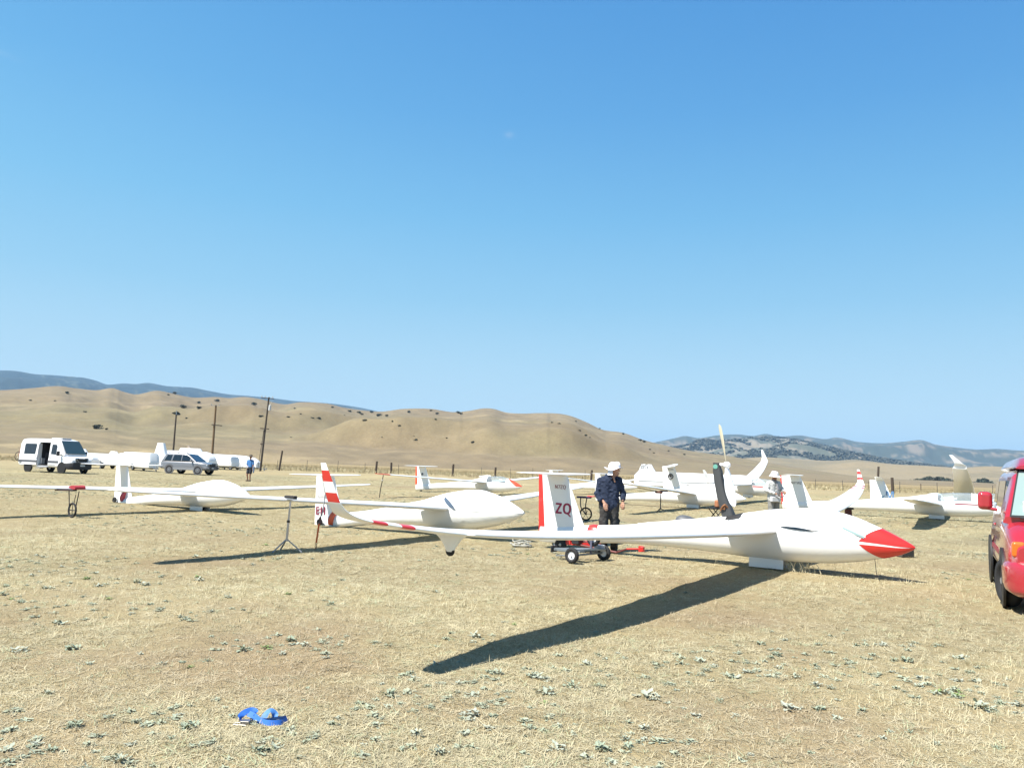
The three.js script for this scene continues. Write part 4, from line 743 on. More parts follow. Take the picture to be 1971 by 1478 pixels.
{
  // folded grey wing dolly on white-rimmed wheels by the man's feet
  const t = thing('wing_dolly', 'grey steel dolly with white-rimmed wheels lying by the man\'s feet', 'dolly', G(1.42, -13.95), -deg(38));
  const gM = mat(.24, .27, .29, .5, { metalness: .25 });
  wheelParts(t, 'wheel', [-.02, .135, .44], .135, .085, rimWhite); wheelParts(t, 'wheel', [.10, .135, -.42], .135, .085, rimWhite);
  const w3 = wheelParts(t, 'wheel', [.06, .40, -.12], .135, .085, rimWhite);
  mesh('axle', bar([.0, .135, .44], [.08, .135, -.42], .018), gM, t); mesh('upright', beam([.05, .13, -.06], [.06, .42, -.06], .035, .035), mat(.13, .13, .19, .5), t);
  mesh('channel', merge([beam([.10, .20, -.36], [-.62, .17, .10], .10, .035), beam([.05, .19, .22], [-.62, .16, .04], .12, .035), beam([-.1, .21, .30], [.18, .22, -.30], .10, .03)]), gM, t);
  mesh('end_plate', box(.03, .12, .18, -.66, .17, .06, .01), darkSteel, t); mesh('draw_rod', bar([-.58, .06, .10], [.0, .12, .34], .014), alu, t);
  mesh('bracket', box(.16, .10, .14, .08, .235, -.30, .02), mat(.5, .52, .55, .4), t);
}
{
  // tail dollies of the two covered gliders
  const d = (label, at, h, k) => { const t = thing('tail_dolly', label, 'tail dolly', G(...at), -deg(h)); mesh('clamp', skin(seq(-.07, .07, 5).map(x => seq(0, 17, 17).map(i => { const a = i / 18 * 6.2832; return [x + (.24 + Math.sin(a) * .2) * .25, .19 * k + Math.sin(a) * .19, Math.cos(a) * .15]; })), { crease: .8 }), k > 1 ? mat(.82, .14, .06, .7) : mat(.70, .09, .10, .7), t); wheelParts(t, 'wheel', [-.28, .09, .16], .09, .07, darkSteel); wheelParts(t, 'wheel', [-.28, .09, -.16], .09, .07, darkSteel); mesh('axle', merge([bar([-.28, .09, .16], [-.28, .09, -.16], .02), beam([-.28, .1, 0], [0, .12, 0], .06, .04)]), darkSteel, t); return t; };
  d('orange tail dolly on the boom of the glider lettered EH', [-4.36, -19.72], 30, 1.02); d('red tail dolly at the tail of the covered left glider', [-12.33, -25.33], 33, 1);
}
{
  // coil of pale rope
  const t = thing('rope_coil', 'loose heap of pale rope on the grass left of the tall fin', 'rope', G(.30, -16.25)), q = mulberry(9);
  for (let k = 0; k < 4; k++) { const pts = []; for (let i = 0; i < 14; i++) { const a = i * 1.1 + k, r = .05 + q() * .12; pts.push([Math.cos(a) * r * 1.5, .02 + q() * .10 * (k < 2 ? 1 : .4) + (k === 0 && i > 5 ? .07 : 0), Math.sin(a) * r]); } mesh('loop', tube(pts, .011, 80, 5), mat(.50, .49, .43, .9), t); }
}
{
  // stand under the wing behind the man's hand
  const t = thing('wing_stand', 'thin folding stand with a red-brown block under the wing right of the man', 'wing stand', G(6.2, -31.9), 0);
  mesh('pole', bar([0, .1, 0], [0, .78, 0], .022), darkSteel, t); for (const a of [.3, 2.6, 4.5]) mesh('foot', bar([Math.cos(a) * .22, 0, Math.sin(a) * .22], [0, .17, 0], .016), darkSteel, t); mesh('block', box(.30, .10, .16, -.08, .80, 0, .02), mat(.17, .07, .05, .8), t); mesh('pad', box(.30, .06, .2, .12, .85, 0, .02), mat(.03, .03, .04, .9), t); mesh('lever', bar([-.2, .84, 0], [-1.0, .96, .2], .025), mat(.7, .66, .55, .6), t);
}
{
  const t = thing('camp_stool', 'small black folding stool with a brown and orange bag behind the pylon', 'stool', G(7.2, -27.2), .3);
  mesh('frame', merge([bar([-.2, 0, -.15], [.2, .42, -.15], .018), bar([.2, 0, -.15], [-.2, .42, -.15], .018), bar([-.2, 0, .15], [.2, .42, .15], .018), bar([.2, 0, .15], [-.2, .42, .15], .018)]), black, t); mesh('seat', box(.44, .04, .36, 0, .43, 0, .01), black, t); mesh('bag', box(.24, .26, .2, .10, .58, 0, .06), mat(.42, .17, .08, .8), t);
}
{
  const t = single('nose_cone_cover', skin(seq(0, 1, 12).map(q => seq(0, 19, 19).map(k => { const a = k / 20 * 6.2832, r = .26 * Math.sqrt(Math.max(0.0005, 1 - Math.pow(1 - q, 3) * .999)) * (1 - .55 * q * q); return [q * .62 - .3, .24 + Math.sin(a) * r * .9 - .05 * q, Math.cos(a) * r]; })), { crease: .9 }), mat(.11, .115, .125, .55), 'smooth grey cone-shaped cover lying behind the near glider', 'cover', null, G(5.05, -22.3), -.35);
}
{
  const t = thing('battery_box', 'small dark box on the grass right of the red nose', 'box', G(8.35, -16.6), .4); mesh('case', box(.36, .15, .22, 0, .075, 0, .02), mat(.06, .055, .05, .7), t); mesh('lid', box(.37, .035, .23, 0, .165, 0, .012), mat(.14, .13, .12, .6), t); mesh('handle', tube([[-.08, .18, 0], [-.05, .22, 0], [.05, .22, 0], [.08, .18, 0]], .01, 12, 5), black, t);
}
{
  const t = thing('wing_strut', 'dark red prop standing under the far wing of the red-nosed glider', 'prop', G(8.6, -19.8), .3); mesh('post', beam([.03, 0, 0], [-.03, .82, 0], .07, .16), mat(.13, .035, .03, .8), t); mesh('foot', box(.26, .04, .20, .03, .02, 0, .01), mat(.10, .03, .03, .8), t); mesh('pad', box(.16, .05, .24, -.03, .845, 0, .015), black, t);
}
{
  // blue strap in the foreground
  const t = thing('blue_strap', 'bright blue webbing strap lying folded on the grass in the foreground', 'strap', G(-1.43, -4.87), .0); t.scale.y = .72;
  const bl = mat(.025, .16, .62, .6, { sheen: .3 });
  const rib = (pts, w, tiltA, tiltB) => { const c = new THREE.CatmullRomCurve3(pts.map(p => new THREE.Vector3(...p))); return sheet(40, 3, (a, b) => { const p = c.getPoint(a), tg = c.getTangent(a), ti = lerp(tiltA, tiltB, a), side = new THREE.Vector3(0, 1, 0).cross(tg).normalize(), up = new THREE.Vector3().crossVectors(tg, side); const d = side.multiplyScalar(Math.cos(ti)).add(up.multiplyScalar(Math.sin(ti))); return [p.x + d.x * (b - .5) * w, Math.max(.003, p.y + d.y * (b - .5) * w), p.z + d.z * (b - .5) * w]; }); };
  mesh('band', rib([[-.09, .065, -.02], [-.05, .055, .0], [.0, .03, .03], [.06, .028, .055], [.12, .028, .04], [.15, .03, .0]], .042, 1.1, 1.45), bl, t);
  mesh('band', rib([[.15, .03, .0], [.14, .035, -.03], [.09, .03, -.02], [.02, .02, -.01], [-.06, .02, .0]], .042, 1.3, 1.1), bl, t);
  mesh('band', rib([[-.12, .02, .02], [-.13, .045, .0], [-.11, .075, -.02], [-.075, .085, -.04], [-.045, .07, -.03], [-.05, .045, -.01]], .040, .9, 1.4), bl, t);
  mesh('band', rib([[.0, .02, -.02], [.015, .065, -.04], [.035, .085, -.05], [.06, .06, -.05], [.065, .02, -.04]], .040, .3, .5), mat(.07, .22, .55, .6), t);
  mesh('buckle', merge([box(.055, .03, .045, -.085, .02, .035, .006), bar([-.15, .008, .06], [-.07, .012, .075], .005), bar([-.15, .012, .045], [-.07, .03, .05], .004)]), mat(.35, .33, .30, .35, { metalness: .8 }), t);
}

// ---------------------------------------------------------------- people
function capsule(p, c) {     // distance to a tapered capsule, c = [ax,ay,az,ra, bx,by,bz,rb, flat]
  const f = c[8] ?? 1, ax = c[0], ay = c[1], az = c[2] * f, bx = c[4] - ax, by = c[5] - ay, bz = c[6] * f - az, px = p[0] - ax, py = p[1] - ay, pz = p[2] * f - az;
  const L = bx * bx + by * by + bz * bz, t = L > 1e-9 ? Math.min(1, Math.max(0, (px * bx + py * by + pz * bz) / L)) : 0;
  return Math.hypot(px - t * bx, py - t * by, pz - t * bz) - (c[3] + (c[7] - c[3]) * t);
}
function flesh(prims, [cx, cy, cz], size, res, k = .03, ripple = 0) {
  const mc = new MarchingCubes(res, new THREE.MeshBasicMaterial(), false, false, 400000), half = size / 2, f = mc.field, p = [0, 0, 0];
  mc.isolation = 0;
  for (let z = 0; z < res; z++) for (let y = 0; y < res; y++) for (let x = 0; x < res; x++) {
    p[0] = cx + (x / (res / 2) - 1) * half; p[1] = cy + (y / (res / 2) - 1) * half; p[2] = cz + (z / (res / 2) - 1) * half;
    let d = 9;
    for (const c of prims) { const e = capsule(p, c); if (e > d + k * 2) continue; const h = Math.max(k - Math.abs(d - e), 0) / k; d = Math.min(d, e) - h * h * k * .25; }
    if (ripple) d += ripple * (vnoise(p[0] * 22 + p[1] * 9 + 50, p[1] * 26 - p[2] * 14 + 50) - .5);
    f[x + y * res + z * res * res] = -d;
  }
  mc.update();
  const n = mc.count, pos = new Float32Array(n * 3);
  for (let i = 0; i < n; i++) { pos[i * 3] = cx + mc.positionArray[i * 3] * half; pos[i * 3 + 1] = cy + mc.positionArray[i * 3 + 1] * half; pos[i * 3 + 2] = cz + mc.positionArray[i * 3 + 2] * half; }
  let g = new THREE.BufferGeometry(); g.setAttribute('position', new THREE.BufferAttribute(pos, 3)); g = mergeVertices(g, 1e-4); g.computeVertexNormals();
  g.setAttribute('uv', new THREE.Float32BufferAttribute(new Float32Array(g.attributes.position.count * 2), 2)); return g;
}
// a hand with palm, four fingers and a thumb: wrist at the origin, fingers down -y, palm facing -z, thumb toward +x times side
function hand(side, curl, wrist, m) {
  const P = [[0, 0, 0, .024, 0, -.05, 0, .030, 1.5], [-.020, -.05, 0, .022, -.022, -.085, 0, .019, 1.5], [.020, -.05, 0, .022, .022, -.088, 0, .019, 1.5]];
  const L = [.070, .080, .074, .058];
  for (let i = 0; i < 4; i++) {
    const x = side * (.030 - i * .0205), s = L[i]; let y = -.088 + (i === 3 ? .008 : 0), z = 0, a = curl * .5, px = x;
    for (let j = 0; j < 3; j++) { const l = s * [.45, .32, .23][j], ny = y - Math.cos(a) * l, nz = z - Math.sin(a) * l, r = .0098 - j * .0012; P.push([px, y, z, r, px * 1.02, ny, nz, r - .001]); y = ny; z = nz; a += curl * .8; }
  }
  P.push([side * .022, -.025, -.005, .014, side * .050, -.058, -.014, .0115], [side * .050, -.058, -.014, .0115, side * .056, -.088, -.024, .0092]);
  const g = flesh(P, [0, -.09, -.02], .26, 64, .010); g.applyMatrix4(m); return g;
}
function headGeo(m) {        // face toward +z, chin at about -.11
  const g = flesh([[0, .03, -.012, .092, 0, .045, .0, .092], [0, -.02, .012, .074, 0, -.075, .035, .048], [0, -.005, .088, .012, 0, -.022, .108, .013], [0, .02, .09, .008, 0, -.005, .098, .010], [-.032, .022, .078, .013, .032, .022, .078, .013], [-.018, -.058, .085, .010, .018, -.058, .085, .010], [-.016, -.070, .080, .010, .016, -.070, .080, .010], [0, -.098, .060, .022, 0, -.098, .055, .022], [.088, .005, -.005, .016, .088, -.025, .0, .012], [-.088, .005, -.005, .016, -.088, -.025, 0, .012], [0, -.06, -.01, .055, 0, -.16, -.03, .056]], [0, -.03, 0], .36, 72, .014);
  g.applyMatrix4(m); return g;
}
const skinM = mat(.50, .27, .18, .6), skinTan = mat(.40, .20, .125, .6);
const M4 = (x, y, z, rx = 0, ry = 0, rz = 0, s = 1) => new THREE.Matrix4().compose(new THREE.Vector3(x, y, z), new THREE.Quaternion().setFromEuler(new THREE.Euler(rx, ry, rz, 'YXZ')), new THREE.Vector3(s, s, s));
function eyes(parent, m) { for (const s of [1, -1]) { mesh('eye', new THREE.SphereGeometry(.0085, 10, 8).translate(s * .032, .012, .083).applyMatrix4(m), mat(.05, .035, .03, .3), parent); mesh('eyebrow', bar([s * .018, .034, .092], [s * .048, .032, .078], .004).applyMatrix4(m), mat(.10, .08, .06, .9), parent); } }
{
  // man in the navy shirt, turned to look off to the right
  const p = thing('person', 'person in navy shirt, dark cargo trousers and white sun hat standing behind the near wing', 'person', G(2.02, -15.65), 0); p.scale.x = .93;
  const hm = M4(.10, 1.615, .03, -.02, 1.15, 0);
  const wl = [-.125, .965, .13], wr = [.275, .985, .10];
  mesh('body', merge([headGeo(hm),
    flesh([[.06, 1.50, .0, .058, .03, 1.40, -.01, .066], [-.18, 1.38, -.01, .045, .18, 1.40, -.01, .045], [0, 1.34, -.01, .105, 0, 1.0, 0, .10, 1.3], [-.22, 1.38, 0, .045, -.25, 1.13, .0, .042], [-.25, 1.13, .0, .042, ...wl, .026], [.21, 1.40, 0, .052, .29, 1.14, -.02, .042], [.29, 1.14, -.02, .042, ...wr, .026], [-.09, .90, 0, .09, -.085, .1, 0, .045], [.09, .90, 0, .09, .105, .1, 0, .045]], [0, .82, 0], 1.75, 120, .03),
    hand(1, .35, 0, M4(wl[0], wl[1] + .012, wl[2], -.42, .1, .22, 1.05)), hand(-1, .8, 0, M4(wr[0], wr[1] + .012, wr[2], -.2, -.6, .05, 1.05))]), skinM, p);
  eyes(p, hm);
  const navy = mat(.011, .022, .056, .85, { sheen: .3, sheenColor: new THREE.Color(.1, .15, .25) });
  mesh('shirt', flesh([[-.205, 1.385, .0, .072, -.255, 1.14, .0, .064], [-.255, 1.14, .0, .066, -.205, 1.03, .075, .060], [.205, 1.41, 0, .070, .295, 1.15, -.02, .062], [.295, 1.15, -.02, .064, .288, 1.06, .045, .058], [-.19, 1.40, -.01, .068, .18, 1.425, -.01, .068], [-.08, 1.37, 0, .135, -.075, .93, .01, .145, 1.25], [.08, 1.38, 0, .130, .065, .93, .01, .140, 1.25], [-.05, 1.49, -.045, .05, .08, 1.50, -.05, .05]], [0, 1.18, 0], 1.0, 100, .035, .022), navy, p);
  mesh('shirt_opening', flesh([[.06, 1.485, .065, .030, .095, 1.39, .118, .014]], [.08, 1.40, .1], .3, 32, .01), skinM, p, 'bare skin at the open collar');
  mesh('collar', merge([tube([[-.05, 1.50, -.02], [-.03, 1.50, .06], [.03, 1.44, .12]], .022, 14, 7), tube([[.155, 1.51, -.02], [.14, 1.49, .05], [.13, 1.43, .11]], .022, 14, 7)]), navy, p);
  const tr = mat(.045, .043, .042, .95);
  mesh('trousers', flesh([[-.10, .93, .0, .125, .10, .93, .0, .125, 1.15], [-.105, .86, 0, .110, -.10, .48, .01, .084], [-.10, .48, .01, .084, -.095, .09, -.005, .078], [.10, .86, 0, .110, .115, .48, .0, .086], [.115, .48, 0, .086, .125, .09, -.005, .080], [-.175, .62, .02, .052, -.165, .50, .02, .050], [.185, .62, .0, .05, .185, .50, .0, .05]], [0, .52, 0], 1.12, 110, .025, .018), tr, p);
  for (const s of [1, -1]) mesh('shoe', flesh([[s * .115 - .0, .05, -.05, .05, s * .135, .045, .12, .046], [s * .115, .10, -.02, .048, s * .115, .05, -.03, .05]], [s * .12, .07, .04], .36, 36, .02), mat(.03, .028, .026, .8), p);
  const hatM = mat(.72, .73, .80, .9);
  const hat = new THREE.Group(); hat.name = 'sun_hat'; p.add(hat);
  mesh('crown', skin(seq(0, 1, 14).map(q => seq(0, 27, 27).map(k => { const a = k / 28 * 6.2832, r = .118 * Math.pow(Math.cos(q * 1.5), .45) * (1 + .05 * Math.sin(a * 3 + q * 5)); return [Math.cos(a) * r * 1.02, .045 + .115 * Math.sin(q * 1.55) + .008 * Math.sin(a * 2), Math.sin(a) * r * 1.12]; })), { crease: .9 }).applyMatrix4(M4(.10, 1.615, .03, -.05, 1.15, 0)), hatM, hat);
  mesh('brim', sheet(36, 6, (u, v) => { const a = u * 6.2832, r = lerp(.112, lerp(.185, .235, .5 - .5 * Math.sin(a)), v), dip = .030 * v * v - (.055 * Math.abs(Math.cos(a)) ** 2 + .02) * v; return [Math.cos(a) * r * .92, .052 + dip + .012 * Math.sin(a * 3 + 1) * v, Math.sin(a) * r]; }).applyMatrix4(M4(.10, 1.615, .03, -.05, 1.15, 0)), hatM, hat);
  mesh('neck_flap', sheet(14, 8, (u, v) => { const a = lerp(3.15, 6.0, u); return [Math.cos(a) * (.122 + .04 * v), .05 - .15 * v, Math.sin(a) * (.128 + .035 * v) + .008 * Math.sin(u * 18) * v]; }).applyMatrix4(M4(.10, 1.615, .03, 0, 1.15, 0)), hatM, hat);
  mesh('hat_cord', tube(seq(0, 12, 12).map(k => { const a = k / 12 * 3.1 + .1; return [Math.cos(a) * .122, .075, Math.sin(a) * .132]; }), .004, 30, 5).applyMatrix4(M4(.10, 1.615, .03, -.05, 1.15, 0)), black, hat);
  mesh('wristwatch', new THREE.TorusGeometry(.030, .008, 6, 18).rotateX(1.2).translate(wr[0], wr[1] + .03, wr[2] - .01), black, p);
}
{
  // man in blue walking away by the trailers
  const p = thing('person', 'person in blue shirt, dark shorts and wide dark hat walking past the trailers', 'person', G(-17.5, -53), -.35);
  const hm = M4(.02, 1.60, .03, 0, .2, 0);
  mesh('body', merge([headGeo(hm), flesh([[0, 1.48, 0, .055, 0, 1.38, 0, .066], [0, 1.3, 0, .14, 0, 1.0, 0, .13, 1.3], [-.21, 1.37, 0, .05, -.27, 1.10, -.04, .040], [-.27, 1.10, -.04, .040, -.20, .90, .06, .026], [.21, 1.37, 0, .05, .27, 1.10, .02, .040], [.27, 1.10, .02, .040, .28, .86, .05, .026], [-.09, .86, 0, .09, -.12, .48, .10, .058], [-.12, .48, .10, .060, -.14, .09, -.02, .040], [.09, .86, 0, .09, .09, .48, .06, .058], [.09, .48, .06, .060, .07, .09, .02, .040]], [0, .82, 0], 1.75, 90, .03), hand(1, .5, 0, M4(-.20, .90, .06)), hand(-1, .5, 0, M4(.28, .86, .05))]), skinTan, p);
  eyes(p, hm);
  mesh('shirt', flesh([[-.2, 1.37, 0, .07, -.265, 1.15, -.03, .062], [.2, 1.37, 0, .07, .262, 1.15, .01, .062], [-.18, 1.38, 0, .07, .18, 1.38, 0, .07], [-.06, 1.33, 0, .14, -.06, .92, 0, .14, 1.2], [.06, 1.33, 0, .14, .06, .92, 0, .14, 1.2]], [0, 1.16, 0], .9, 64, .03, .015), mat(.06, .20, .48, .85), p);
  mesh('shorts', flesh([[-.08, .90, 0, .13, .08, .90, 0, .13], [-.095, .85, 0, .11, -.115, .56, .07, .095], [.095, .85, 0, .11, .095, .56, .04, .095]], [0, .72, 0], .7, 52, .03), mat(.022, .026, .038, .9), p);
  for (const [x, z] of [[-.14, -.02], [.07, .02]]) mesh('shoe', flesh([[x, .05, z - .03, .05, x - .01, .042, z + .13, .045]], [x, .06, z + .05], .34, 28, .02), mat(.12, .09, .07, .9), p);
  mesh('sun_hat', merge([new THREE.LatheGeometry([[.001, .20], [.07, .195], [.10, .16], [.112, .075], [.20, .055], [.245, .06], [.245, .05], [.11, .06]].map(([a, b]) => new THREE.Vector2(a, b)), 26).scale(1, 1, 1).translate(.02, 1.60, .02)]), mat(.09, .075, .06, .9), p);
  mesh('jacket', flesh([[.34, .98, .04, .05, .34, .62, .05, .045, .8], [.31, .86, .06, .05, .37, .74, .05, .04]], [.34, .8, .05], .56, 36, .03, .02), mat(.22, .28, .38, .9), p, 'jacket hanging from the right hand');
  mesh('waist_pack', box(.20, .14, .10, -.10, .95, .14, .03), mat(.45, .46, .50, .8), p);
}
{
  // person in white holding a wheel-like fitting
  const p = thing('person', 'person in white shirt, grey trousers and white hat holding something in both hands', 'person', G(9.0, -26.6), .25);
  const hm = M4(.0, 1.60, .04, .15, .35, 0);
  mesh('body', merge([headGeo(hm), flesh([[0, 1.48, 0, .055, 0, 1.38, 0, .066], [0, 1.3, 0, .14, 0, 1.0, 0, .13, 1.3], [-.21, 1.37, 0, .05, -.29, 1.10, .04, .040], [-.29, 1.10, .04, .040, -.08, 1.02, .27, .026], [.21, 1.37, 0, .05, .30, 1.13, .06, .040], [.30, 1.13, .06, .040, .20, 1.10, .30, .026], [-.09, .88, 0, .09, -.10, .1, 0, .045], [.09, .88, 0, .09, .11, .1, 0, .045]], [0, .82, .05], 1.75, 90, .03), hand(1, 1.0, 0, M4(-.08, 1.03, .27, -1.2, .5, 0)), hand(-1, 1.0, 0, M4(.20, 1.11, .30, -1.2, -.3, 0))]), skinTan, p);
  eyes(p, hm);
  const sh = mat(.60, .60, .59, .9);
  mesh('shirt', flesh([[-.2, 1.37, 0, .075, -.29, 1.12, .03, .066], [-.29, 1.12, .03, .066, -.13, 1.04, .21, .052], [.2, 1.37, 0, .075, .30, 1.15, .05, .066], [.30, 1.15, .05, .066, .23, 1.11, .24, .052], [-.18, 1.38, 0, .07, .18, 1.38, 0, .07], [-.07, 1.33, 0, .145, -.07, .86, 0, .155, 1.2], [.07, 1.33, 0, .145, .07, .86, 0, .155, 1.2]], [0, 1.12, .05], 1.0, 76, .03, .02), sh, p);
  mesh('scarf', tube([[-.07, 1.47, .02], [0, 1.43, .12], [.08, 1.46, .04], [.03, 1.40, .13], [.06, 1.18, .17]], .03, 30, 7), mat(.30, .30, .33, .95), p);
  mesh('trousers', flesh([[-.08, .88, 0, .14, .08, .88, 0, .14], [-.10, .82, 0, .11, -.105, .08, 0, .085], [.10, .82, 0, .11, .115, .08, 0, .085]], [0, .5, 0], 1.1, 64, .025, .012), mat(.27, .265, .25, .95), p);
  for (const s of [1, -1]) mesh('shoe', flesh([[s * .11, .05, -.04, .05, s * .12, .045, .13, .045]], [s * .11, .06, .04], .34, 28, .02), mat(.10, .09, .08, .9), p);
  mesh('sun_hat', merge([skin(seq(0, 1, 10).map(q => seq(0, 21, 21).map(k => { const a = k / 22 * 6.2832, r = .122 * Math.pow(Math.cos(q * 1.5), .42); return [Math.cos(a) * r, .045 + .13 * Math.sin(q * 1.55), Math.sin(a) * r * 1.1]; }))), sheet(26, 4, (u, v) => { const a = u * 6.2832, r = lerp(.118, .20 + .03 * Math.sin(a), v); return [Math.cos(a) * r, .05 - .05 * v * v, Math.sin(a) * r]; })]).applyMatrix4(hm), mat(.76, .76, .76, .9), p);
  mesh('sunglasses', box(.135, .035, .03, 0, .018, .092, .01).applyMatrix4(hm), mat(.06, .02, .06, .2), p);
  mesh('held_wheel', merge([new THREE.TorusGeometry(.13, .014, 7, 26), bar([-.13, 0, 0], [.13, 0, 0], .012), bar([0, 0, 0], [0, -.13, 0], .012)]).rotateX(-.3).translate(.03, 1.05, .36), mat(.14, .14, .16, .5), p, 'small spoked wheel held in both hands');
  mesh('waist_bag', box(.34, .18, .14, -.05, .84, .17, .03), mat(.66, .66, .68, .8), p);
}

// ---------------------------------------------------------------- vegetation
function leafBall(n, rx, ry, rz, leaf, seed, low = -.6) {   // many small leaf faces through the volume of an uneven clump
  const q = mulberry(seed), pos = [], idx = [], lobes = Array.from({ length: 6 }, () => [(q() - .5) * 1.1, (q() - .35) * .8, (q() - .5) * 1.1, .45 + q() * .35]);
  for (let i = 0; i < n; i++) {
    const L = lobes[(q() * 6) | 0], a = q() * 6.2832, u = q() * 2 - 1, r = L[3] * Math.pow(q(), .34), s = Math.sqrt(1 - u * u);
    let x = L[0] + Math.cos(a) * s * r, y = Math.max(low, L[1] + u * r * .8), z = L[2] + Math.sin(a) * s * r; x *= rx; y *= ry; z *= rz;
    const e = leaf * (.6 + q() * .8), b = q() * 6.28, c = q() * 3.14, k = pos.length / 3;
    const ux = Math.cos(b) * e, uy = (q() - .5) * e, uz = Math.sin(b) * e, vx = -Math.sin(b) * Math.cos(c) * e * .8, vy = Math.sin(c) * e * .8, vz = Math.cos(b) * Math.cos(c) * e * .8;
    pos.push(x - ux, y - uy, z - uz, x + vx, y + vy, z + vz, x + ux, y + uy, z + uz, x - vx, y - vy, z - vz); idx.push(k, k + 1, k + 2, k, k + 2, k + 3);
  }
  return geoFrom(pos, idx);
}
const shrubM = [mat(.075, .082, .050, .95), mat(.09, .09, .06, .95), mat(.062, .078, .048, .95)];
{
  // scattered oaks and shrubs on the golden hills, placed where they grow
  const gs = [0, 1, 2].map(i => leafBall(300, 1, .78, 1, .17, 100 + i));
  const tk = new THREE.CylinderGeometry(.05, .09, .7, 6).translate(0, -.35, 0);
  const S = [[187, 822, 11, 0], [205, 826, 4, 0], [128, 756, 5], [337, 796, 9], [351, 783, 8], [381, 775, 5], [383, 785, 6], [417, 771, 6], [489, 778, 6], [501, 801, 6], [336, 757, 5], [323, 760, 3], [554, 803, 5], [566, 786, 3], [578, 797, 3], [601, 805, 5], [613, 806, 6], [640, 784, 4], [672, 791, 5], [663, 800, 3], [690, 794, 5], [696, 797, 5], [701, 810, 7], [715, 793, 5], [730, 799, 8], [745, 800, 5], [755, 811, 3], [767, 820, 6], [783, 822, 4], [786, 793, 5], [797, 840, 4], [800, 847, 5], [808, 807, 4], [829, 790, 4], [842, 796, 5], [861, 790, 5], [881, 794, 6], [886, 796, 5], [838, 808, 4], [860, 843, 3], [910, 851, 5], [1000, 870, 4], [1035, 869, 3], [1063, 814, 4], [1076, 816, 4], [1109, 811, 3], [1115, 829, 4], [1128, 838, 4], [1136, 842, 3], [1155, 825, 3], [1200, 835, 4], [1232, 847, 5], [1240, 850, 5], [1251, 865, 3], [1259, 872, 3], [1287, 868, 3], [1318, 875, 3], [162, 793, 4], [105, 772, 3], [57, 771, 3], [560, 842, 3], [735, 842, 3], [358, 805, 3], [440, 784, 3]];
  S.forEach(([u, v, w, big], i) => {
    const h = onHill(golden, u, v + w * .35); if (!h) return;
    const s = w / 1500 * h[3] * .74, m = single('hill_shrub', gs[i % 3], shrubM[i % 3], big === 0 ? (w > 6 ? 'darkest lone oak low on the golden hill above the van\'s right' : 'small dark bush just right of the lone oak low on the hill') : 'dark rounded shrub on the golden hillside', 'shrub', big === 0 ? null : 'dark shrubs dotted over the golden hills', [h[0], h[1] + s * .50, h[2]], i * 1.3);
    m.scale.set(s, s * (.8 + .3 * hash2(i, 4)), s);
  });
  // trees of the far valley
  const far = [[1772, 931, 8], [1782, 929, 9], [1792, 929, 11], [1803, 928, 12], [1815, 929, 11], [1826, 930, 9], [1836, 931, 8], [1764, 932, 6], [1755, 932, 5], [1846, 931, 8], [1888, 929, 10], [1897, 929, 11], [1878, 930, 6], [1910, 931, 7]];
  far.forEach(([u, v, w], i) => {
    const d = 900 + 40 * hash2(i, 3), X = (u - 985.5) / 1500 * d, s = w / 1500 * d * .85, t = thing('valley_tree', i > 9 ? 'dark distant tree in the valley right of the raised wing' : 'dark distant tree in the row on the valley floor', 'tree', [X, 0, -d], i, i > 9 ? 'distant trees right of the raised wing' : 'row of distant trees on the valley floor');
    const c = mesh('crown', gs[i % 3], shrubM[(i + 1) % 3], t); c.position.y = s * .7; c.scale.set(s, s * 1.1, s); const k = mesh('trunk', tk, mat(.08, .06, .045, .9), t); k.scale.setScalar(s); k.position.y = s * .6;
  });
  const shed = thing('farm_shed', 'long low pale shed far away in front of the valley trees', 'shed', [466, 0, -860], .1); mesh('wall', box(24, 2.2, 7, 0, 1.1, 0), mat(.45, .42, .36, .8), shed); mesh('roof', box(25, .5, 8, 0, 2.45, 0), mat(.62, .6, .55, .7), shed); for (const x of [-8, 0, 8]) mesh('door', box(3, 1.7, .1, x, .85, 3.55), mat(.2, .18, .16, .9), shed);
  // chaparral that speckles the mountains
  const bush = leafBall(26, 1, .8, 1, .45, 321), q = mulberry(77), N = 9000, inst = new THREE.InstancedMesh(bush, mat(.115, .118, .088, .95), N), mm = new THREE.Matrix4(); let k = 0;
  for (let t = 0; t < 60000 && k < N; t++) { const th = lerp(.10, .66, q()), r = lerp(2500, 4050, q()), x = Math.sin(th) * r, z = -Math.cos(th) * r, y = frontRange(x, z); if (y < 8) continue; const den = fbm(x * .006 + 4, z * .006 + 8, 3); if (q() > sst(.42, .66, den)) continue; const s = 4 + 7 * q(); mm.makeRotationY(q() * 6).scale(new THREE.Vector3(s, s * .8, s)).setPosition(x, y + s * .2, z); inst.setMatrixAt(k++, mm); }
  inst.count = k; inst.name = 'chaparral'; inst.castShadow = inst.receiveShadow = true; tag(inst, 'dark scrub speckling the mountainside beyond the valley', 'scrub', null, 'stuff'); scene.add(inst);
}
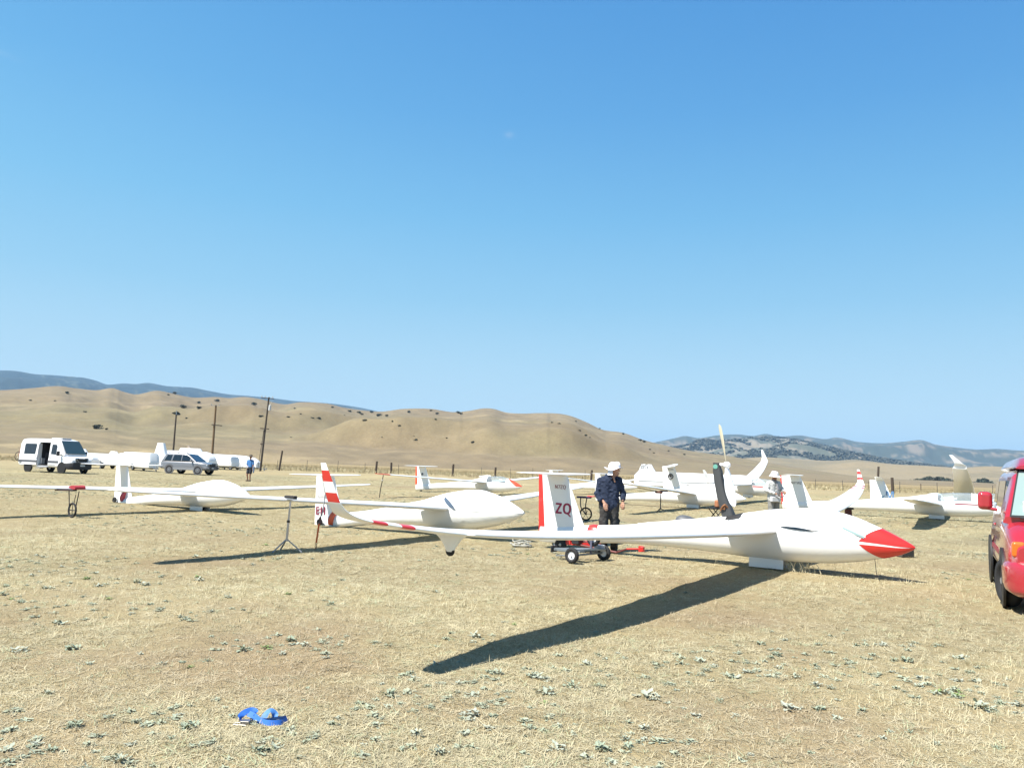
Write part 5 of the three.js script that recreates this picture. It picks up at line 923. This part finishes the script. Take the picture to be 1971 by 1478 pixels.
{
  // dry grass: lying straw, short upright tufts, taller stems
  const tuft = (n, seed, len, up, w) => {
    const q = mulberry(seed), pos = [], idx = [];
    for (let i = 0; i < n; i++) {
      const a = q() * 6.283, e = up[0] + (up[1] - up[0]) * q(), L = len * (.45 + .75 * q()), x0 = (q() - .5) * .10, z0 = (q() - .5) * .10, ww = w * (.6 + .6 * q()), px = -Math.sin(a) * ww, pz = Math.cos(a) * ww, k = pos.length / 3, drop = .25 * L * q();
      const at = t => [x0 + Math.cos(a) * Math.cos(e) * L * t, Math.sin(e) * L * t - drop * t * t + .002, z0 + Math.sin(a) * Math.cos(e) * L * t];
      const A = at(0), B = at(.5), C = at(1);
      pos.push(A[0] - px, A[1], A[2] - pz, A[0] + px, A[1], A[2] + pz, B[0] - px * .8, B[1], B[2] - pz * .8, B[0] + px * .8, B[1], B[2] + pz * .8, C[0], C[1], C[2]);
      idx.push(k, k + 1, k + 2, k + 1, k + 3, k + 2, k + 2, k + 3, k + 4);
    }
    return geoFrom(pos, idx);
  };
  const straw = mat(1, 1, 1, .9, { transmission: 0 }), q = mulberry(31), mm = new THREE.Matrix4(), e = new THREE.Euler(), qq = new THREE.Quaternion(), cc = new THREE.Color();
  const kinds = [[tuft(18, 1, .085, [.0, .20], .0017), 105000, 'lying'], [tuft(12, 2, .048, [.2, 1.1], .0016), 50000, 'short'], [tuft(7, 3, .13, [.5, 1.35], .0016), 3600, 'tall']];
  for (const [g, N, kind] of kinds) {
    const im = new THREE.InstancedMesh(g, straw, N); let k = 0;
    for (let t = 0; t < N * 8 && k < N; t++) {
      const d = 3.0 + 72 * Math.pow(q(), 1.7), th = (q() - .5) * 1.62, x = Math.sin(th) * d, z = -Math.cos(th) * d;
      const n = fbm(x * .45 + 11, z * .6 + 3, 3), n2 = fbm(x * .2 + 70, z * .33 + 14, 3);
      if (kind === 'tall' ? q() > sst(.50, .66, n2) * .9 + (d > 12 ? .05 : 0) : q() > 1.0 - sst(.42, .66, n) * .6) continue;
      const s = (.55 + .7 * q()) * (1 + d * .014), c = groundTone(x, z), b = .72 + .22 * q(), gn = q() < .08 ? .5 : 0;
      e.set((q() - .5) * .3, q() * 6.28, (q() - .5) * .3); mm.compose(new THREE.Vector3(x, gh(x, z) - .003, z), qq.setFromEuler(e), new THREE.Vector3(s, s * (d > 20 ? .8 : 1), s)); im.setMatrixAt(k, mm);
      cc.setRGB(Math.min(.85, c[0] * b * 1.18) * (1 - .35 * gn), Math.min(.8, c[1] * b * 1.21), Math.min(.6, c[2] * b * 1.25) * (1 - .1 * gn)); im.setColorAt(k++, cc);
    }
    im.count = k; im.castShadow = im.receiveShadow = true; im.name = numbered('dry_grass'); tag(im, kind === 'lying' ? 'flattened dry straw covering the field' : kind === 'short' ? 'short dry grass tufts covering the field' : 'taller dry grass stems standing in the field', 'grass', null, 'stuff'); scene.add(im);
  }
  // golden grass grown tall along and beyond the fence
  const fg = tuft(12, 8, .62, [.9, 1.5], .010), NF = 14000, im = new THREE.InstancedMesh(fg, straw, NF); let k = 0;
  for (let t = 0; t < NF * 6 && k < NF; t++) { const th = (q() - .5) * 1.5, d = 106 + 90 * Math.pow(q(), 1.6), x = Math.sin(th) * d, z = -Math.cos(th) * d; if (z > -105 - 6 * fbm(x * .06, 3, 2)) continue; if (q() > .25 + sst(.4, .6, fbm(x * .05 + 2, z * .05, 3))) continue; const s = .5 + .6 * q(); mm.compose(new THREE.Vector3(x, gh(x, z), z), qq.setFromEuler(e.set(0, q() * 6, 0)), new THREE.Vector3(s * 1.8, s, s * 1.8)); im.setMatrixAt(k, mm); const c = groundTone(x, z), b = .95 + .45 * q(); im.setColorAt(k++, cc.setRGB(c[0] * b * .8, c[1] * b * .8, c[2] * b * .8)); }
  im.count = k; im.castShadow = im.receiveShadow = true; im.name = numbered('dry_grass'); tag(im, 'tall golden grass growing along and beyond the fence', 'grass', null, 'stuff'); scene.add(im);
}
{
  // grey-green weeds
  const weed = (seed, n) => {
    const q = mulberry(seed), pos = [], idx = [];
    for (let i = 0; i < n; i++) {
      const a = q() * 6.283, el = .1 + .75 * q() * q(), L = .035 + .05 * q(), w = L * (.30 + .22 * q()), r0 = .055 * Math.sqrt(q()), b0 = q() * 6.28, ox = Math.cos(b0) * r0, oz = Math.sin(b0) * r0, oy = .006 + .05 * q() * (1 - r0 / .07), k = pos.length / 3;
      const ca = Math.cos(a), sa = Math.sin(a), curl = (q() - .3) * .5;
      for (const [t, ww] of [[0, .25], [.3, .85], [.62, 1], [.86, .62], [1, .08]]) for (const s of [-1, 0, 1]) { const y = oy + Math.sin(el) * L * t - curl * L * t * t + (s === 0 ? -.006 * ww : .004 * Math.sin(t * 9 + i + s)); pos.push(ox + ca * Math.cos(el) * L * t - sa * w * ww * .5 * s, Math.max(.002, y), oz + sa * Math.cos(el) * L * t + ca * w * ww * .5 * s); }
      for (let j = 0; j < 4; j++) for (let s = 0; s < 2; s++) { const p = k + j * 3 + s; idx.push(p, p + 3, p + 1, p + 1, p + 3, p + 4); }
    }
    return geoFrom(pos, idx);
  };
  const gs = [1, 2, 3, 4, 5, 6].map(i => weed(i * 13, 13 + i * 2)), ms = [mat(.38, .42, .325, .9), mat(.33, .38, .275, .9), mat(.42, .45, .36, .9)], greener = mat(.24, .33, .12, .9), q = mulberry(404);
  const spots = [];
  // clearest plants of the photograph first
  for (const [u, v, w] of [[1052, 1340, 38], [1103, 1328, 32], [1047, 1364, 18], [1058, 1387, 16], [1020, 1408, 24], [1073, 1403, 18], [1101, 1418, 20], [1010, 1423, 12], [1074, 1448, 34], [1122, 1463, 14], [1157, 1324, 22], [1248, 1345, 42], [1283, 1357, 14], [1208, 1399, 18], [1240, 1410, 26], [1205, 1425, 22], [1206, 1442, 26], [1341, 1382, 20], [1317, 1367, 12], [1388, 1351, 14], [1369, 1312, 14], [1301, 1330, 14], [1466, 1240, 18], [1510, 1232, 14], [1485, 1217, 12], [1649, 1245, 15], [1701, 1241, 14], [1848, 1270, 22], [1485, 1268, 16], [1499, 1289, 14], [1477, 1294, 12], [1567, 1284, 18], [1572, 1327, 22], [1602, 1332, 16], [1575, 1366, 24], [1522, 1366, 34], [1612, 1385, 24], [1661, 1371, 22], [1612, 1352, 12], [1889, 1366, 44], [1908, 1372, 22], [1958, 1377, 16], [1713, 1410, 18], [1754, 1413, 16], [1701, 1425, 16], [1652, 1420, 10], [1562, 1453, 14], [1445, 1454, 14], [1425, 1466, 22], [1918, 1444, 18], [1417, 1380, 18], [1806, 1440, 14], [692, 1362, 18], [560, 1420, 14], [890, 1420, 26], [905, 1446, 22], [800, 1420, 28], [845, 1455, 30], [770, 1450, 18], [700, 1440, 14], [640, 1400, 14], [150, 1390, 20], [210, 1380, 16], [90, 1330, 20], [350, 1272, 14], [310, 1275, 16], [365, 1280, 16], [398, 1270, 14], [270, 1255, 12], [170, 1273, 16], [140, 1241, 30], [35, 1246, 28], [110, 1197, 26], [68, 1197, 14], [253, 1180, 14], [440, 1150, 14], [262, 1122, 14], [380, 1112, 12], [375, 1075, 16], [15, 1095, 16], [60, 1110, 14], [85, 1135, 14], [10, 1130, 14], [970, 1200, 12], [840, 1140, 14], [880, 1105, 12], [990, 1205, 12], [1145, 1215, 12], [870, 1225, 14], [910, 1240, 14], [838, 1246, 12], [1150, 1262, 16], [1190, 1260, 12], [960, 1300, 18], [1015, 1290, 16], [1130, 1280, 22], [1165, 1270, 14], [780, 1300, 14], [735, 1320, 14], [880, 1340, 14], [590, 1330, 12], [500, 1440, 18], [420, 1450, 18], [330, 1430, 18], [250, 1440, 22], [180, 1450, 18], [60, 1440, 22], [20, 1400, 18]]) {
    const d = new THREE.Vector3((u - 985.5) / 1500, -(v - 739) / 1500, -1).applyQuaternion(camera.quaternion), t = -1.6 / d.y; spots.push([d.x * t, d.z * t, w / 1500 * -d.z * t]);
  }
  for (let t = 0; t < 9000 && spots.length < 290; t++) { const d = 4.0 + 12 * Math.pow(q(), 1.3), th = (q() - .5) * 1.3, x = Math.sin(th) * d, z = -Math.cos(th) * d; if (q() > sst(.46, .66, fbm(x * .35 + 7, z * .45 + 21, 3))) continue; spots.push([x, z, .05 + .07 * q()]); }
  spots.forEach(([x, z, w], i) => {
    const green = hash2(i, 9) < .10, m = single('weed', gs[i % 6], green ? greener : ms[i % 3], green ? 'small fresh-green weed low in the dry grass' : 'small grey-green weed low in the dry grass', 'weed', green ? 'fresh-green weeds in the dry grass' : 'grey-green weeds scattered over the dry grass', G(x, z, -.002), i * 2.4);
    const s = w / .15 * .92; m.scale.set(s * 1.08, Math.min(1.2, s) * (.8 + .5 * hash2(i, 2)), s * 1.08);
  });
  const N = 2600, im = new THREE.InstancedMesh(gs[2], mat(1, 1, 1, .9), N), mm = new THREE.Matrix4(), cc = new THREE.Color(); let k = 0;
  for (let t = 0; t < 60000 && k < N; t++) { const d = 4 + 46 * Math.pow(q(), 1.25), th = (q() - .5) * 1.6, x = Math.sin(th) * d, z = -Math.cos(th) * d; if (q() > sst(.44, .66, fbm(x * .35 + 7, z * .45 + 21, 3))) continue; const s = .18 + .35 * q() + d * .012; mm.makeRotationY(q() * 6).scale(new THREE.Vector3(s, s * .7, s)).setPosition(x, gh(x, z), z); im.setMatrixAt(k, mm); const b = .8 + .35 * q(); im.setColorAt(k++, cc.setRGB(.30 * b, .33 * b, .24 * b)); }
  im.count = k; im.castShadow = im.receiveShadow = true; im.name = 'low_weeds'; tag(im, 'tiny grey-green weeds sprinkled through the field', 'weeds', null, 'stuff'); scene.add(im);
  // the tall dry bunches at the near wheel
  const q2 = mulberry(3), pos = [], idx = [];
  for (let i = 0; i < 42; i++) { const a = q2() * 6.28, x = (q2() - .5) * .7, z = (q2() - .5) * .12, h = .07 + .15 * q2(), k2 = pos.length / 3, lx = Math.cos(a) * h * .5, lz = Math.sin(a) * h * .5; pos.push(x - .003, 0, z, x + .003, 0, z, x + lx * .4, h * .6, z + lz * .4, x + lx, h, z + lz); idx.push(k2, k2 + 1, k2 + 2, k2, k2 + 2, k2 + 3); }
  single('grass_bunch', geoFrom(pos, idx), mat(.74, .66, .46, .9), 'bunch of tall dry grass right at the near glider\'s wheel', 'grass', null, G(4.95, -13.28), -.6);
}
renderer.render(scene, camera);
